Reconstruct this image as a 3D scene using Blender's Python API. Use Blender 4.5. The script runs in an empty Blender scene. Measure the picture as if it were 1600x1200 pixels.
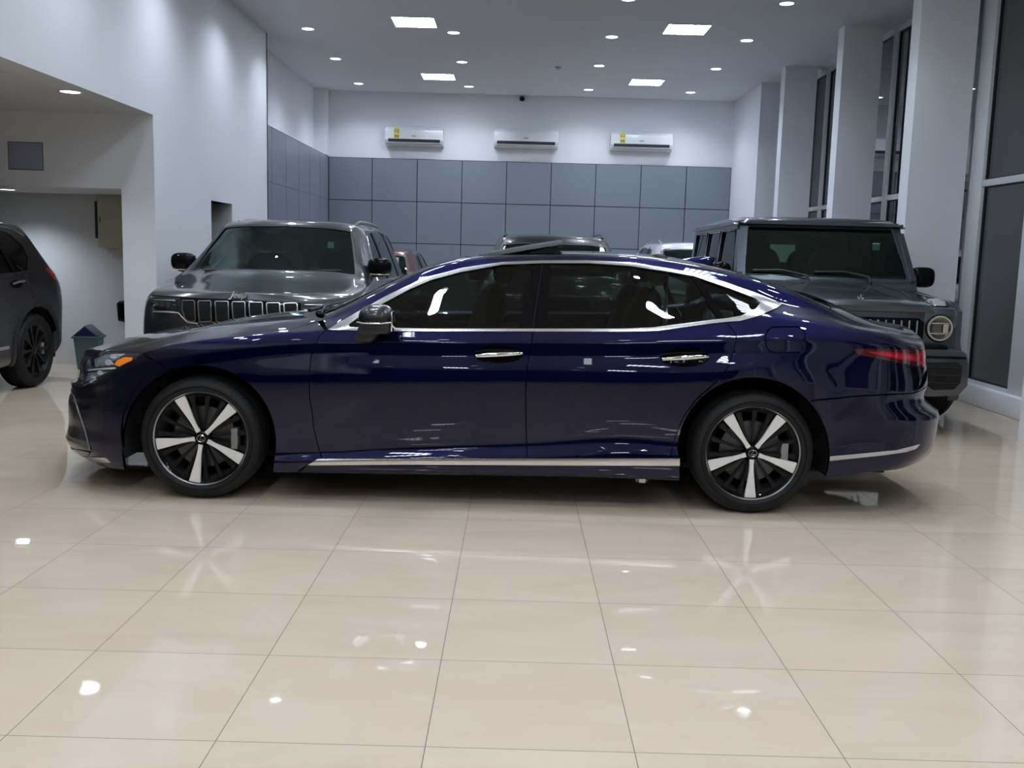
import bpy, bmesh, math, random
import numpy as np
from mathutils import Vector, Matrix, geometry
random.seed(7)
sc=bpy.context.scene
col=sc.collection
#@@MATH
F_PX=1520.0; CAM_H=1.435; PITCH=math.atan(204/1520.0); ROLL=0.0269; YAW=math.radians(-0.05)
def _basis():
    c,s=math.cos(PITCH),math.sin(PITCH)
    R=np.array([1,0,0.]);D=np.array([0,-s,-c]);F=np.array([0,c,-s])
    cr,sr=math.cos(ROLL),math.sin(ROLL)
    R2=cr*R-sr*D; D2=sr*R+cr*D
    cy,sy=math.cos(YAW),math.sin(YAW)
    M=np.array([[cy,sy,0],[-sy,cy,0],[0,0,1.]])
    return M@R2,M@D2,M@F
CR,CD,CF=_basis(); CO=np.array([0,0,CAM_H])
def proj(P):
    P=np.asarray(P,float)-CO
    z=P@CF
    return np.stack([800+F_PX*(P@CR)/z,600+F_PX*(P@CD)/z],-1)
def ray(px,py):
    return CF+CR*((px-800)/F_PX)+CD*((py-600)/F_PX)
def on_y(px,py,Y):
    d=ray(px,py); return CO+d*(Y/d[1])
def on_x(px,py,X):
    d=ray(px,py); return CO+d*(X/d[0])
def on_z(px,py,Z):
    d=ray(px,py); return CO+d*((Z-CAM_H)/d[2])
def pchip(xk,yk,x):
    xk=np.asarray(xk,float);yk=np.asarray(yk,float);h=np.diff(xk);d=np.diff(yk)/h;m=np.zeros_like(yk)
    if len(xk)==2: m[:]=d[0]
    else:
        for i in range(1,len(xk)-1):
            if d[i-1]*d[i]>0:
                w1=2*h[i]+h[i-1];w2=h[i]+2*h[i-1]; m[i]=(w1+w2)/(w1/d[i-1]+w2/d[i])
        m[0]=d[0];m[-1]=d[-1]
    x=np.clip(x,xk[0],xk[-1]);i=np.clip(np.searchsorted(xk,x)-1,0,len(xk)-2)
    t=(x-xk[i])/h[i]
    return ((2*t**3-3*t**2+1)*yk[i]+(t**3-2*t**2+t)*h[i]*m[i]+(-2*t**3+3*t**2)*yk[i+1]+(t**3-t**2)*h[i]*m[i+1])
def gsm(a,sig,axis=0):
    if sig<=0: return a
    n=int(3*sig)+1;k=np.exp(-.5*(np.arange(-n,n+1)/sig)**2);k/=k.sum()
    a=np.moveaxis(a,axis,0)
    first=2*a[0]-a[1:n+1][::-1]; last=2*a[-1]-a[-n-1:-1][::-1]
    p=np.concatenate([first,a,last],0)
    out=sum(k[j]*p[j:j+len(a)] for j in range(2*n+1))
    return np.moveaxis(out,0,axis)
def cum_pchip(V,K,n):
    # V: (N,m) key values along v, evaluated at n samples, vectorised pchip with unit spacing
    d=np.diff(V,axis=1); m=np.zeros_like(V)
    a=d[:,:-1];b=d[:,1:]; ok=a*b>0
    with np.errstate(all='ignore'):
        m[:,1:-1]=np.where(ok,2*a*b/np.where(ok,a+b,1),0)
    m[:,0]=d[:,0];m[:,-1]=d[:,-1]
    t=np.linspace(0,K-1,n);i=np.clip(t.astype(int),0,V.shape[1]-2);t=t-i
    return ((2*t**3-3*t**2+1)*V[:,i]+(t**3-2*t**2+t)*m[:,i]+(-2*t**3+3*t**2)*V[:,i+1]+(t**3-t**2)*m[:,i+1])
class Surf:
    """car skin as a table over s (length of the plan outline from the nose round to the tail) and v (from sill up over the roof)"""
    def __init__(S,keys,x0,x1,Lf,pf,Lr,pr,dxf,dxr,origin,ang=0.0,vs=0.10,xs=5,qf=2.6,qr=2.6):
        S.K=len(keys);n=S.K
        # plan outline
        th=np.linspace(math.pi/2,0,400)
        xf=x0+Lf-Lf*np.sin(th)**(2/pf); wf=np.cos(th)**(2/qf)
        th2=np.linspace(0,math.pi/2,400)
        xr=x1-Lr+Lr*np.sin(th2)**(2/pr); wr=np.cos(th2)**(2/qr)
        mid=np.linspace(xf[-1],xr[0],300)[1:-1]
        X=np.concatenate([xf,mid,xr]);W=np.concatenate([wf,mid*0+1,wr])
        sl=np.concatenate([[0],np.cumsum(np.hypot(np.diff(X),.92*np.diff(W)))])
        S.len=sl[-1];S.ns=int(S.len/.009);sg=np.linspace(0,S.len,S.ns)
        xp=np.interp(sg,sl,X);wp=np.interp(sg,sl,W);S.xp=xp
        gx=np.arange(x0-.3,x1+.3,.01)
        Z=np.stack([gsm(pchip([p[0] for p in k],[p[1] for p in k],gx),xs) for k in keys],1)
        Y=np.stack([gsm(pchip([p[0] for p in k],[p[2] for p in k],gx),xs) for k in keys],1)
        Zs=np.stack([np.interp(xp,gx,Z[:,j]) for j in range(n)],1)
        Ys=np.stack([np.interp(xp,gx,Y[:,j]) for j in range(n)],1)
        Zs=np.concatenate([Zs,Zs[:,::-1][:,1:4]],1);Ys=np.concatenate([Ys,-Ys[:,::-1][:,1:4]],1)
        S.dv=.05;S.nv=int(round((n-1)/S.dv))+1; ex=40
        z=cum_pchip(Zs,n+2,S.nv+ex);y=cum_pchip(Ys,n+2,S.nv+ex)
        z=gsm(z,vs/S.dv,1)[:,:S.nv];y=gsm(y,vs/S.dv,1)[:,:S.nv]; y[:,-1]=0
        # front/rear lean
        def fall(t): t=np.clip(t,0,1);return t*t*(3-2*t)
        a=fall((x0+.75-xp)/.75)[:,None];b=fall((xp-(x1-.75))/.75)[:,None]
        x=xp[:,None]+a*np.interp(z,[p[0] for p in dxf],[p[1] for p in dxf])+b*np.interp(z,[p[0] for p in dxr],[p[1] for p in dxr])
        x=gsm(x,3,1)
        y=y*wp[:,None]
        P=np.stack([x,-y,z],-1)   # near side is -y
        full=np.concatenate([P,(P*np.array([1,-1,1]))[:,::-1][:,1:]],1)
        S.T=full;S.NV=full.shape[1]
        ext=np.concatenate([(full*np.array([1,-1,1]))[1:4][::-1],full,(full*np.array([1,-1,1]))[-4:-1][::-1]],0)
        ds=np.gradient(ext,axis=0)[3:-3];dv=np.gradient(full,axis=1)
        N=np.cross(ds,dv);L=np.linalg.norm(N,axis=-1,keepdims=True);N=N/np.maximum(L,1e-12)
        S.N=N;S.ds=sg[1]
        c,s_=math.cos(ang),math.sin(ang);S.M=np.array([[c,-s_,0],[s_,c,0],[0,0,1.]]);S.o=np.array(origin,float);S.ang=ang
        S.px=None
    def ev(S,s,v,T=None):
        T=S.T if T is None else T
        s=np.asarray(s,float);v=np.asarray(v,float)
        sg=np.where(s<0,-1.,1.);a=np.abs(s)/S.ds;
        over=a>S.ns-1; a=np.where(over,2*(S.ns-1)-a,a); sg=np.where(over,-sg,sg)
        b=v/S.dv
        i=np.clip(a.astype(int),0,S.ns-2);j=np.clip(b.astype(int),0,S.NV-2)
        fa=np.clip(a-i,0,1)[...,None];fb=np.clip(b-j,0,1)[...,None]
        r=(T[i,j]*(1-fa)+T[i+1,j]*fa)*(1-fb)+(T[i,j+1]*(1-fa)+T[i+1,j+1]*fa)*fb
        r=r*np.stack([np.ones_like(sg),sg,np.ones_like(sg)],-1)
        return r
    def nor(S,s,v):
        n=S.ev(s,v,S.N);return n/np.maximum(np.linalg.norm(n,axis=-1,keepdims=True),1e-9)
    def world(S,P): return np.asarray(P)@S.M.T+S.o
    def prep(S,neg=True):
        P=S.world(S.T);S.px=proj(P);S.dp=(P-CO)@CF
        N=S.N@S.M.T;S.fr=((P-CO)*N).sum(-1)<0
        if neg:
            m=np.array([1,-1,1.]);P2=S.world(S.T*m);S.px2=proj(P2);S.dp2=(P2-CO)@CF;S.fr2=((P2-CO)*((S.N*m)@S.M.T)).sum(-1)<0
    def inv(S,px,py,neg=None,nearest_s=None):
        """pixel -> (s,v) on the visible skin"""
        best=None
        for sg,pp_,fr,dp in ((1,S.px,S.fr,S.dp),(-1,S.px2,S.fr2,S.dp2)):
            d=(pp_[::4,::4,0]-px)**2+(pp_[::4,::4,1]-py)**2+np.where(fr[::4,::4],0,2000)+80*dp[::4,::4]
            i,j=np.unravel_index(np.argmin(d),d.shape)
            if best is None or d[i,j]<best[0]: best=(d[i,j],sg,i*4,j*4)
        _,sg,i,j=best
        pp_,fr=(S.px,S.fr) if sg>0 else (S.px2,S.fr2)
        i0,i1=max(i-6,0),i+7;j0,j1=max(j-6,0),j+7
        d=(pp_[i0:i1,j0:j1,0]-px)**2+(pp_[i0:i1,j0:j1,1]-py)**2+np.where(fr[i0:i1,j0:j1],0,400)
        a,b=np.unravel_index(np.argmin(d),d.shape);i,j=i0+a,j0+b
        s=sg*i*S.ds;v=j*S.dv
        for _ in range(8):
            e=1e-3
            q=proj(S.world(S.ev(np.array([s,s+e,s]),np.array([v,v,v+e*4]))))
            J=np.stack([(q[1]-q[0])/e,(q[2]-q[0])/(4*e)],1);r=np.array([px,py])-q[0]
            if abs(np.linalg.det(J))<50: break
            st=np.linalg.solve(J,r);st=np.clip(st,-.05,.05)
            ns_,nv_=s+st[0],min(max(v+st[1],0),(S.NV-1)*S.dv)
            q2=proj(S.world(S.ev(np.array([ns_]),np.array([nv_]))))[0]
            if np.hypot(*(q2-[px,py]))>np.hypot(*r)+.01: break
            s,v=ns_,nv_
        return s,v
#@@END
#@@BLUE
BX,BY=-1.757,6.33
def K(pts,w=None):
    """traced (px,py[,w]) -> (x,z,w) in the sedan's own frame"""
    out=[]
    for p in pts:
        ww=p[2] if len(p)>2 else w
        q=on_y(p[0],p[1],BY-ww); out.append((q[0]-BX,q[2],ww))
    return out
def blue_surface():
    top=K([(135,549),(150,543),(174,536),(202,528),(240,519.3),(285,510),(330,504),(380,495.5),(440,489),(494,485),(522,479),(555,466),(592,448.5),(630,431),(666,416),(710,402.5),(750,397),(800,394),(860,392.3),(920,392.3),(960,393.2),(1020,398),(1075,407),(1126,419),(1172,433),(1215,447),(1262,459),(1295,472),(1320,487),(1345,497),(1380,501.5),(1415,507),(1440,513)],0.0)
    # k10: edge between side and top (pillar outer face / roof rail), k9 chrome top, k7 belt
    belt=K([(100,604,.60),(125,592,.70),(150,581,.78),(185,568,.86),(222,552,.89),(262,541,.90),(310,534,.905),(370,528,.905),(440,522,.90),(512,518,.895),(600,518,.90),(831,519,.90),(980,519,.90),(1030,518,.90),(1063,514,.895),(1100,508,.885),(1156,502,.87),(1200,496,.86),(1250,500,.855),(1300,508,.85),(1345,515,.84),(1400,524,.82),(1445,534,.80)])
    k9=K([(100,592,.5),(125,575,.60),(150,564,.68),(185,553,.76),(222,544,.80),(262,532,.80),(310,524,.80),(370,517,.80),(440,510,.795),(500,507,.79),(540,491,.775),(575,474,.755),(609,457,.735),(666,433,.705),(720,420,.685),(785,410,.67),(848,407.5,.665),(920,407.5,.665),(984,410.5,.67),(1042,419.5,.675),(1084,427.5,.68),(1135,442,.69),(1172,455.5,.70),(1222,475,.715),(1262,484,.72),(1300,496,.73),(1345,511,.74),(1400,518,.72),(1445,528,.70)])
    k10=K([(100,578,.40),(125,562,.45),(150,552,.55),(185,545,.64),(222,536,.68),(262,525,.68),(310,516,.68),(370,509,.68),(440,502,.68),(494,498,.70),(510,494,.71),(540,479,.70),(575,462,.69),(609,446,.675),(666,420,.65),(710,407,.63),(750,402,.615),(800,399,.60),(860,397.5,.60),(920,397.5,.60),(984,400,.605),(1042,407,.61),(1084,414,.615),(1135,425,.625),(1192,440.5,.64),(1255,464,.66),(1300,485,.67),(1345,504,.66),(1400,513,.62),(1445,522,.60)])
    xs=[p[0] for p in top]
    def zt(x,L): return float(pchip([p[0] for p in L],[p[1] for p in L],np.array([x]))[0])
    def wt(x,L): return float(pchip([p[0] for p in L],[p[2] for p in L],np.array([x]))[0])
    k11=[];
    for x in np.linspace(-1.0,4.3,60):
        a=zt(x,k10);b=zt(x,top);w=wt(x,k10); k11.append((x,a+(b-a)*.74,w*.52))
    k8=[]
    for x in np.linspace(-1.0,4.3,60):
        a,b=zt(x,belt),zt(x,k9); k8.append((x,a*.5+b*.5+.000,wt(x,belt)*.46+wt(x,k9)*.54+.012))
    shoulder=K([(112,612,.78),(141,606,.86),(180,594,.895),(222,574,.915),(262,562,.925),(310,553,.93),(370,545,.93),(430,539,.923),(500,535,.922),(700,536.5,.922),(831,537,.922),(1000,537.5,.922),(1090,536.5,.922),(1150,534,.925),(1230,532,.925),(1300,535,.915),(1400,541,.89),(1450,545,.86)])
    k55=[(x,z-.055,w+.004) for x,z,w in shoulder]
    wide=K([(112,640,.86),(160,632,.90),(222,620,.93),(310,606,.95),(430,602,.95),(600,601,.95),(830,599,.95),(1000,600,.952),(1100,596,.955),(1175,588,.96),(1260,596,.955),(1340,606,.935),(1450,612,.89)])
    low=K([(112,665,.87),(160,662,.905),(222,660,.935),(310,660,.945),(430,664,.945),(600,668,.943),(830,662,.943),(1000,660,.948),(1175,655,.955),(1290,655,.95),(1340,655,.93),(1450,655,.895)])
    conc=K([(112,690,.87),(160,692,.905),(222,698,.93),(430,706,.932),(520,706,.93),(600,701,.928),(830,692,.928),(980,683,.93),(1060,690,.935),(1175,690,.94),(1290,690,.94),(1340,688,.925),(1452,685,.89)])
    sill=K([(112,700,.86),(160,712,.89),(222,722,.925),(430,724,.945),(520,721,.955),(600,720,.955),(830,720,.955),(980,720,.955),(1060,720,.955),(1175,722,.95),(1290,722,.945),(1340,715,.93),(1452,700,.885)])
    bot=K([(102,707,.20),(118,719,.35),(138,728,.5),(165,733,.75),(215,737,.90),(425,737.5,.925),(500,739,.925),(650,741,.925),(800,743,.925),(930,745.5,.925),(1062,751,.925),(1175,752,.925),(1290,746.5,.925),(1345,739.5,.91),(1414,734,.85),(1440,730,.80)])
    tuck=[(x,z+.002,w-.09) for x,z,w in bot]
    keys=[tuck,bot,sill,conc,low,wide,k55,shoulder,belt,k8,k9,k10,k11,top]
    dxf=[(0.12,.0),(.15,-.04),(.2,-.05),(.27,-.015),(.35,.012),(.45,.008),(.54,.006),(.60,.004),(.66,-.02),(.72,-.02),(.80,-.015),(.9,-.01),(1.0,.0)]
    dxr=[(0.12,-.05),(.19,-.06),(.25,-.02),(.30,.05),(.36,.065),(.5,.07),(.59,.075),(.615,-.02),(.67,-.045),(.71,-.01),(.80,-.01),(.86,-.03),(.93,-.035),(1.0,-.05)]
    return Surf(keys,-1.02,4.30,.75,2.6,.50,2.6,dxf,dxr,(BX,BY,0),0.0,vs=.055,xs=4,qf=2.6,qr=2.8)
#@@END
# ---------- camera, world, exposure ----------
cam=bpy.data.cameras.new('camera'); co=bpy.data.objects.new('camera',cam); col.objects.link(co)
cam.sensor_width=36; cam.lens=36*F_PX/1600; cam.clip_start=.05; cam.clip_end=200
co.matrix_world=Matrix(((CR[0],-CD[0],-CF[0],CO[0]),(CR[1],-CD[1],-CF[1],CO[1]),(CR[2],-CD[2],-CF[2],CO[2]),(0,0,0,1)))
sc.camera=co
wd=bpy.data.worlds.new('night'); sc.world=wd; wd.use_nodes=True
wd.node_tree.nodes['Background'].inputs[0].default_value=(.012,.014,.02,1); wd.node_tree.nodes['Background'].inputs[1].default_value=1.0
sc.view_settings.view_transform='Standard'; sc.view_settings.look='None'; sc.view_settings.gamma=1; sc.view_settings.exposure=0.52
try: sc.view_settings.use_curve_mapping=False
except Exception: pass
sc.cycles.max_bounces=10; sc.cycles.diffuse_bounces=5; sc.cycles.glossy_bounces=6; sc.cycles.transparent_max_bounces=16; sc.cycles.transmission_bounces=6
sc.cycles.caustics_reflective=False; sc.cycles.caustics_refractive=False; sc.cycles.sample_clamp_indirect=6
LAMP=6.0; PANEL=11.0; SPOTW=56     # emission of the round downlights and the square ceiling panels
LCOL=(.80,.885,1.0)
# ---------- helpers ----------
def setm(o,label=None,cat=None,group=None,kind=None):
    if label:o['label']=label
    if cat:o['category']=cat
    if group:o['group']=group
    if kind:o['kind']=kind
    return o
def thing(name,label,cat,loc=(0,0,0),rz=0,group=None):
    o=bpy.data.objects.new(name,None);col.objects.link(o);o.location=loc;o.rotation_euler=(0,0,rz);o.empty_display_size=.1
    return setm(o,label,cat,group)
def part(name,me,parent=None,mat=None,label=None):
    o=bpy.data.objects.new(name,me);col.objects.link(o)
    if parent is not None:o.parent=parent
    if mat is not None and not me.materials: me.materials.append(mat)
    if label:o['label']=label
    return o
def mesh(name,V,F,mat=None,smooth=False,normals=None):
    me=bpy.data.meshes.new(name);me.from_pydata([tuple(map(float,v)) for v in V],[],[tuple(map(int,f)) for f in F]);me.update()
    if smooth: me.polygons.foreach_set('use_smooth',[True]*len(me.polygons))
    if mat: me.materials.append(mat)
    if normals is not None: me.normals_split_custom_set_from_vertices([tuple(map(float,n)) for n in normals])
    return me
def bm_mesh(name,bm,mat=None,smooth=False,angle=None):
    me=bpy.data.meshes.new(name);bmesh.ops.recalc_face_normals(bm,faces=bm.faces[:]);bm.to_mesh(me);bm.free()
    if smooth or angle:
        me.polygons.foreach_set('use_smooth',[True]*len(me.polygons))
        if angle:
            me.set_sharp_from_angle(angle=math.radians(angle))
    if mat: me.materials.append(mat)
    return me
def add_box(bm,x0,x1,y0,y1,z0,z1,bev=0,seg=2,M=None):
    r=bmesh.ops.create_cube(bm,size=1)['verts']
    for v in r: v.co=Vector(((x0+x1)/2+v.co.x*(x1-x0),(y0+y1)/2+v.co.y*(y1-y0),(z0+z1)/2+v.co.z*(z1-z0)))
    if bev:
        ed=list({e for v in r for e in v.link_edges})
        q=bmesh.ops.bevel(bm,geom=ed,offset=bev,segments=seg,affect='EDGES',profile=.5)
        r=list({v for f in q['faces'] for v in f.verts}|{v for v in r if v.is_valid})
    if M is not None:
        for v in r:
            if v.is_valid: v.co=M@v.co
    return r
def box(name,x0,x1,y0,y1,z0,z1,mat,parent=None,bev=0,seg=2,M=None,label=None):
    bm=bmesh.new();add_box(bm,x0,x1,y0,y1,z0,z1,bev,seg,M)
    return part(name,bm_mesh(name,bm,mat,angle=35 if bev else None),parent,label=label)
def boxes(name,L,mat,parent=None,bev=0,M=None):
    bm=bmesh.new()
    for b in L: add_box(bm,*b,bev=bev,M=M)
    return part(name,bm_mesh(name,bm,mat,angle=35 if bev else None),parent)
def lathe(name,prof,mat,parent=None,axis='z',n=48,smooth=True,center=(0,0,0),angle=40,closed=False):
    """prof: list of (r,h); revolved round axis through center"""
    bm=bmesh.new();rings=[]
    for r,h in prof:
        ring=[]
        if r<1e-6: ring=[bm.verts.new((0,0,h))]*n
        else: ring=[bm.verts.new((r*math.cos(2*math.pi*k/n),r*math.sin(2*math.pi*k/n),h)) for k in range(n)]
        rings.append(ring)
    m=len(rings)
    for a in range(m if closed else m-1):
        A,B=rings[a],rings[(a+1)%m]
        for k in range(n):
            q=[];
            for v in (A[k],A[(k+1)%n],B[(k+1)%n],B[k]):
                if v not in q:q.append(v)
            if len(q)>2:
                try: bm.faces.new(q)
                except ValueError: pass
    R={'z':Matrix.Identity(3),'y':Matrix(((1,0,0),(0,0,1),(0,-1,0))),'x':Matrix(((0,0,1),(0,1,0),(-1,0,0)))}[axis]
    for v in bm.verts: v.co=R@v.co+Vector(center)
    return part(name,bm_mesh(name,bm,mat,angle=angle),parent)
def add_tube(bm,pts,r,n=8,flat=1.0,up=(0,0,1)):
    pts=[Vector(p) for p in pts];up=Vector(up);rings=[]
    for i,p in enumerate(pts):
        t=(pts[min(i+1,len(pts)-1)]-pts[max(i-1,0)]).normalized()
        a=t.cross(up)
        if a.length<1e-4:a=t.cross(Vector((1,0,0)))
        a.normalize();b=a.cross(t).normalized();rr=r[i] if hasattr(r,'__len__') else r
        rings.append([bm.verts.new(p+a*math.cos(2*math.pi*k/n)*rr*flat+b*math.sin(2*math.pi*k/n)*rr) for k in range(n)])
    for A,B in zip(rings,rings[1:]):
        for k in range(n): bm.faces.new((A[k],A[(k+1)%n],B[(k+1)%n],B[k]))
    bm.faces.new(rings[0]);bm.faces.new(rings[-1])
def tube(name,pts,r,mat,parent=None,n=8,flat=1.0,up=(0,0,1)):
    bm=bmesh.new();add_tube(bm,pts,r,n,flat,up);return part(name,bm_mesh(name,bm,mat,angle=50),parent)
def prism(name,poly,axis,a,b,mat,parent=None,bev=0,label=None):
    """poly: 2D outline; axis 'x': poly=(y,z); 'y': (x,z); 'z': (x,y)"""
    bm=bmesh.new()
    f={'x':lambda p,h:(h,p[0],p[1]),'y':lambda p,h:(p[0],h,p[1]),'z':lambda p,h:(p[0],p[1],h)}[axis]
    A=[bm.verts.new(f(p,a)) for p in poly];B=[bm.verts.new(f(p,b)) for p in poly];n=len(poly)
    bm.faces.new(A);bm.faces.new(B[::-1])
    for k in range(n): bm.faces.new((A[k],A[(k+1)%n],B[(k+1)%n],B[k]))
    bmesh.ops.recalc_face_normals(bm,faces=bm.faces[:])
    if bev: bmesh.ops.bevel(bm,geom=bm.edges[:],offset=bev,segments=2,affect='EDGES',profile=.5)
    return part(name,bm_mesh(name,bm,mat,angle=35 if bev else None),parent,label=label)
def text_mesh(name,s,size,mat,parent=None,M=None,depth=.002,shear=0,align='CENTER',offset=0):
    cu=bpy.data.curves.new(name,'FONT');cu.body=s;cu.size=size;cu.extrude=depth;cu.align_x=align;cu.align_y='CENTER';cu.shear=shear;cu.offset=offset
    t=bpy.data.objects.new(name,cu);col.objects.link(t)
    dg=bpy.context.evaluated_depsgraph_get();me=bpy.data.meshes.new_from_object(t.evaluated_get(dg))
    bpy.data.objects.remove(t);bpy.data.curves.remove(cu)
    if M is not None: me.transform(M)
    me.materials.clear();me.materials.append(mat);me.name=name
    return part(name,me,parent)
def copy_tree(o,parent=None):
    c=o.copy();col.objects.link(c);c.parent=parent
    for ch in list(o.children): copy_tree(ch,c)
    return c
# ---------- materials ----------
MATS={}
def mat(name,color=(.5,.5,.5),rough=.5,metal=0,coat=0,spec=.5,emit=None,es=0,coat_rough=.02):
    if name in MATS:return MATS[name]
    m=bpy.data.materials.new(name);m.use_nodes=True;b=m.node_tree.nodes['Principled BSDF']
    b.inputs['Base Color'].default_value=(*color,1);b.inputs['Roughness'].default_value=rough;b.inputs['Metallic'].default_value=metal
    b.inputs['Specular IOR Level'].default_value=spec;b.inputs['Coat Weight'].default_value=coat;b.inputs['Coat Roughness'].default_value=coat_rough
    if emit: b.inputs['Emission Color'].default_value=(*emit,1);b.inputs['Emission Strength'].default_value=es
    MATS[name]=m;return m
def glass(name,tint,rough=0.0,ior=1.5,refl=(1,1,1)):
    m=bpy.data.materials.new(name);m.use_nodes=True;nt=m.node_tree;nt.nodes.clear()
    o=nt.nodes.new('ShaderNodeOutputMaterial');mx=nt.nodes.new('ShaderNodeMixShader');t=nt.nodes.new('ShaderNodeBsdfTransparent');g=nt.nodes.new('ShaderNodeBsdfGlossy');f=nt.nodes.new('ShaderNodeFresnel')
    t.inputs[0].default_value=(*tint,1);g.inputs['Roughness'].default_value=rough;g.inputs[0].default_value=(*refl,1);f.inputs[0].default_value=ior
    # the same fresnel from both faces of the pane
    ge=nt.nodes.new('ShaderNodeNewGeometry')
    nt.links.new(f.outputs[0],mx.inputs[0]);nt.links.new(t.outputs[0],mx.inputs[1]);nt.links.new(g.outputs[0],mx.inputs[2]);nt.links.new(mx.outputs[0],o.inputs[0])
    MATS[name]=m;return m
def noise_mat(name,c1,c2,scale=3,rough=.6,bump=.02,bscale=60,detail=4,spec=.3,metal=0,coat=0):
    m=mat(name,c1,rough,metal,coat,spec);nt=m.node_tree;b=nt.nodes['Principled BSDF']
    tc=nt.nodes.new('ShaderNodeTexCoord');n=nt.nodes.new('ShaderNodeTexNoise');n.inputs['Scale'].default_value=scale;n.inputs['Detail'].default_value=detail
    r=nt.nodes.new('ShaderNodeMix');r.data_type='RGBA';r.inputs[6].default_value=(*c1,1);r.inputs[7].default_value=(*c2,1)
    nt.links.new(tc.outputs['Object'],n.inputs['Vector']);nt.links.new(n.outputs['Fac'],r.inputs[0]);nt.links.new(r.outputs[2],b.inputs['Base Color'])
    if bump:
        n2=nt.nodes.new('ShaderNodeTexNoise');n2.inputs['Scale'].default_value=bscale;bp=nt.nodes.new('ShaderNodeBump');bp.inputs['Strength'].default_value=bump;bp.inputs['Distance'].default_value=.01
        nt.links.new(tc.outputs['Object'],n2.inputs['Vector']);nt.links.new(n2.outputs['Fac'],bp.inputs['Height']);nt.links.new(bp.outputs['Normal'],b.inputs['Normal'])
    return m
WALL=noise_mat('white_plaster',(.80,.82,.86),(.77,.79,.83),2.0,.75,.03,40)
CEIL=noise_mat('ceiling_paint',(.74,.76,.80),(.71,.73,.77),1.5,.8,.01,30)
PANELM=noise_mat('grey_wall_panel',(.20,.235,.285),(.22,.255,.305),1.2,.32,0,30,spec=.5)
DARK=mat('black_joint',(.012,.013,.016),.6)
FRAME=mat('white_window_frame',(.62,.64,.66),.35,coat=.3)
NIGHTGLASS=glass('window_glass',(.45,.48,.50),0,2.3)
CHROME=mat('chrome',(.82,.83,.84),.06,1.0)
WBLK=mat('wheel_black',(.003,.003,.0035),.28,0,0,.3)
TRIMC=mat('bright_trim',(.68,.68,.69),.2,1.0)
ALLOY=mat('machined_alloy',(.80,.79,.77),.4,.15,.3)
SATIN=mat('satin_silver',(.62,.62,.61),.28,1.0)
BLK=mat('gloss_black',(.004,.004,.005),.07,0,0,.14)
BLKT=mat('black_plastic',(.012,.012,.013),.45)
RUB=noise_mat('tyre_rubber',(.006,.006,.0065),(.010,.010,.0105),30,.6,.05,200,spec=.3)
LINER=mat('wheel_liner',(.004,.004,.004),.9)
INT=mat('dark_interior',(.008,.008,.008),.7,0,0,.2)
SEATM=noise_mat('seat_leather',(.006,.0055,.005),(.009,.008,.007),8,.6,.05,90,spec=.15)
AMBER=mat('amber_reflector',(.85,.22,.01),.15,coat=1,emit=(.9,.25,.02),es=.05)  # slight glow added to an unlit reflector
LENSM=mat('headlamp_chrome',(.75,.8,.86),.25,.5,coat=1)
HEADD=mat('headlamp_dark',(.035,.04,.05),.12,.6,coat=1)
REDM=mat('tail_lamp_red',(.30,.008,.02),.12,0,coat=1)
REDD=mat('tail_lamp_dark_red',(.07,.004,.008),.1,0,coat=1)
REDB=mat('tail_lamp_bright_red',(.62,.015,.03),.15,0,coat=1)
SGLASS=glass('sedan_side_glass',(.19,.235,.21),0,1.42)
WGLASS=glass('windscreen_glass',(.50,.60,.57),0,1.52)
JGLASS=glass('suv_windscreen_glass',(.40,.56,.54),0,1.7,(.75,1,.96))
def paint(name,c,metal=.35,rough=.35,coat=1.0):
    m=mat(name,c,rough,metal,coat,.5,coat_rough=.012);b=m.node_tree.nodes['Principled BSDF'];b.inputs['Coat IOR'].default_value=1.48;return m
BLUE=paint('deep_blue_paint',(.0011,.0019,.030),1.0,.34)
GREYJ=paint('graphite_grey_paint',(.045,.048,.055),.6,.3)
GREYG=paint('slate_grey_paint',(.055,.068,.078),.55,.3)
BLACKP=paint('black_paint',(.004,.005,.006),.2,.3,.6)
WHITEP=paint('white_paint',(.62,.66,.72),.0,.3)
REDP=paint('red_paint',(.09,.005,.007),.3,.3)
DARKP=paint('dark_purple_grey_paint',(.010,.009,.014),.4,.35)
# ---------- skin panels ----------
def inside(poly,P):
    x,y=P[:,0],P[:,1];c=np.zeros(len(P),bool);n=len(poly)
    for i in range(n):
        x1,y1=poly[i];x2,y2=poly[i-1]
        if y1==y2: continue
        c^=((y1>y)!=(y2>y))&(x<(x2-x1)*(y-y1)/(y2-y1)+x1)
    return c
def dens(P,step,closed=True):
    P=[tuple(p) for p in P];out=[]
    for i in range(len(P) if closed else len(P)-1):
        a=P[i];b=P[(i+1)%len(P)];d=math.hypot(b[0]-a[0],b[1]-a[1]);n=max(1,int(math.ceil(d/step)))
        for k in range(n): out.append((a[0]+(b[0]-a[0])*k/n,a[1]+(b[1]-a[1])*k/n))
    if not closed: out.append(P[-1])
    return out
def inset(P,d):
    P=np.array(P);a=np.roll(P,1,0);b=np.roll(P,-1,0)
    area=.5*np.sum(P[:,0]*b[:,1]-b[:,0]*P[:,1]);sg=1 if area>0 else -1
    t1=P-a;t2=b-P
    n1=np.stack([-t1[:,1],t1[:,0]],1);n2=np.stack([-t2[:,1],t2[:,0]],1)
    n1/=np.maximum(np.linalg.norm(n1,axis=1,keepdims=True),1e-9);n2/=np.maximum(np.linalg.norm(n2,axis=1,keepdims=True),1e-9)
    n=n1+n2;L=np.linalg.norm(n,axis=1,keepdims=True);n=n/np.maximum(L,.5)*1
    return P+sg*n*d
VS=.12
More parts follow.
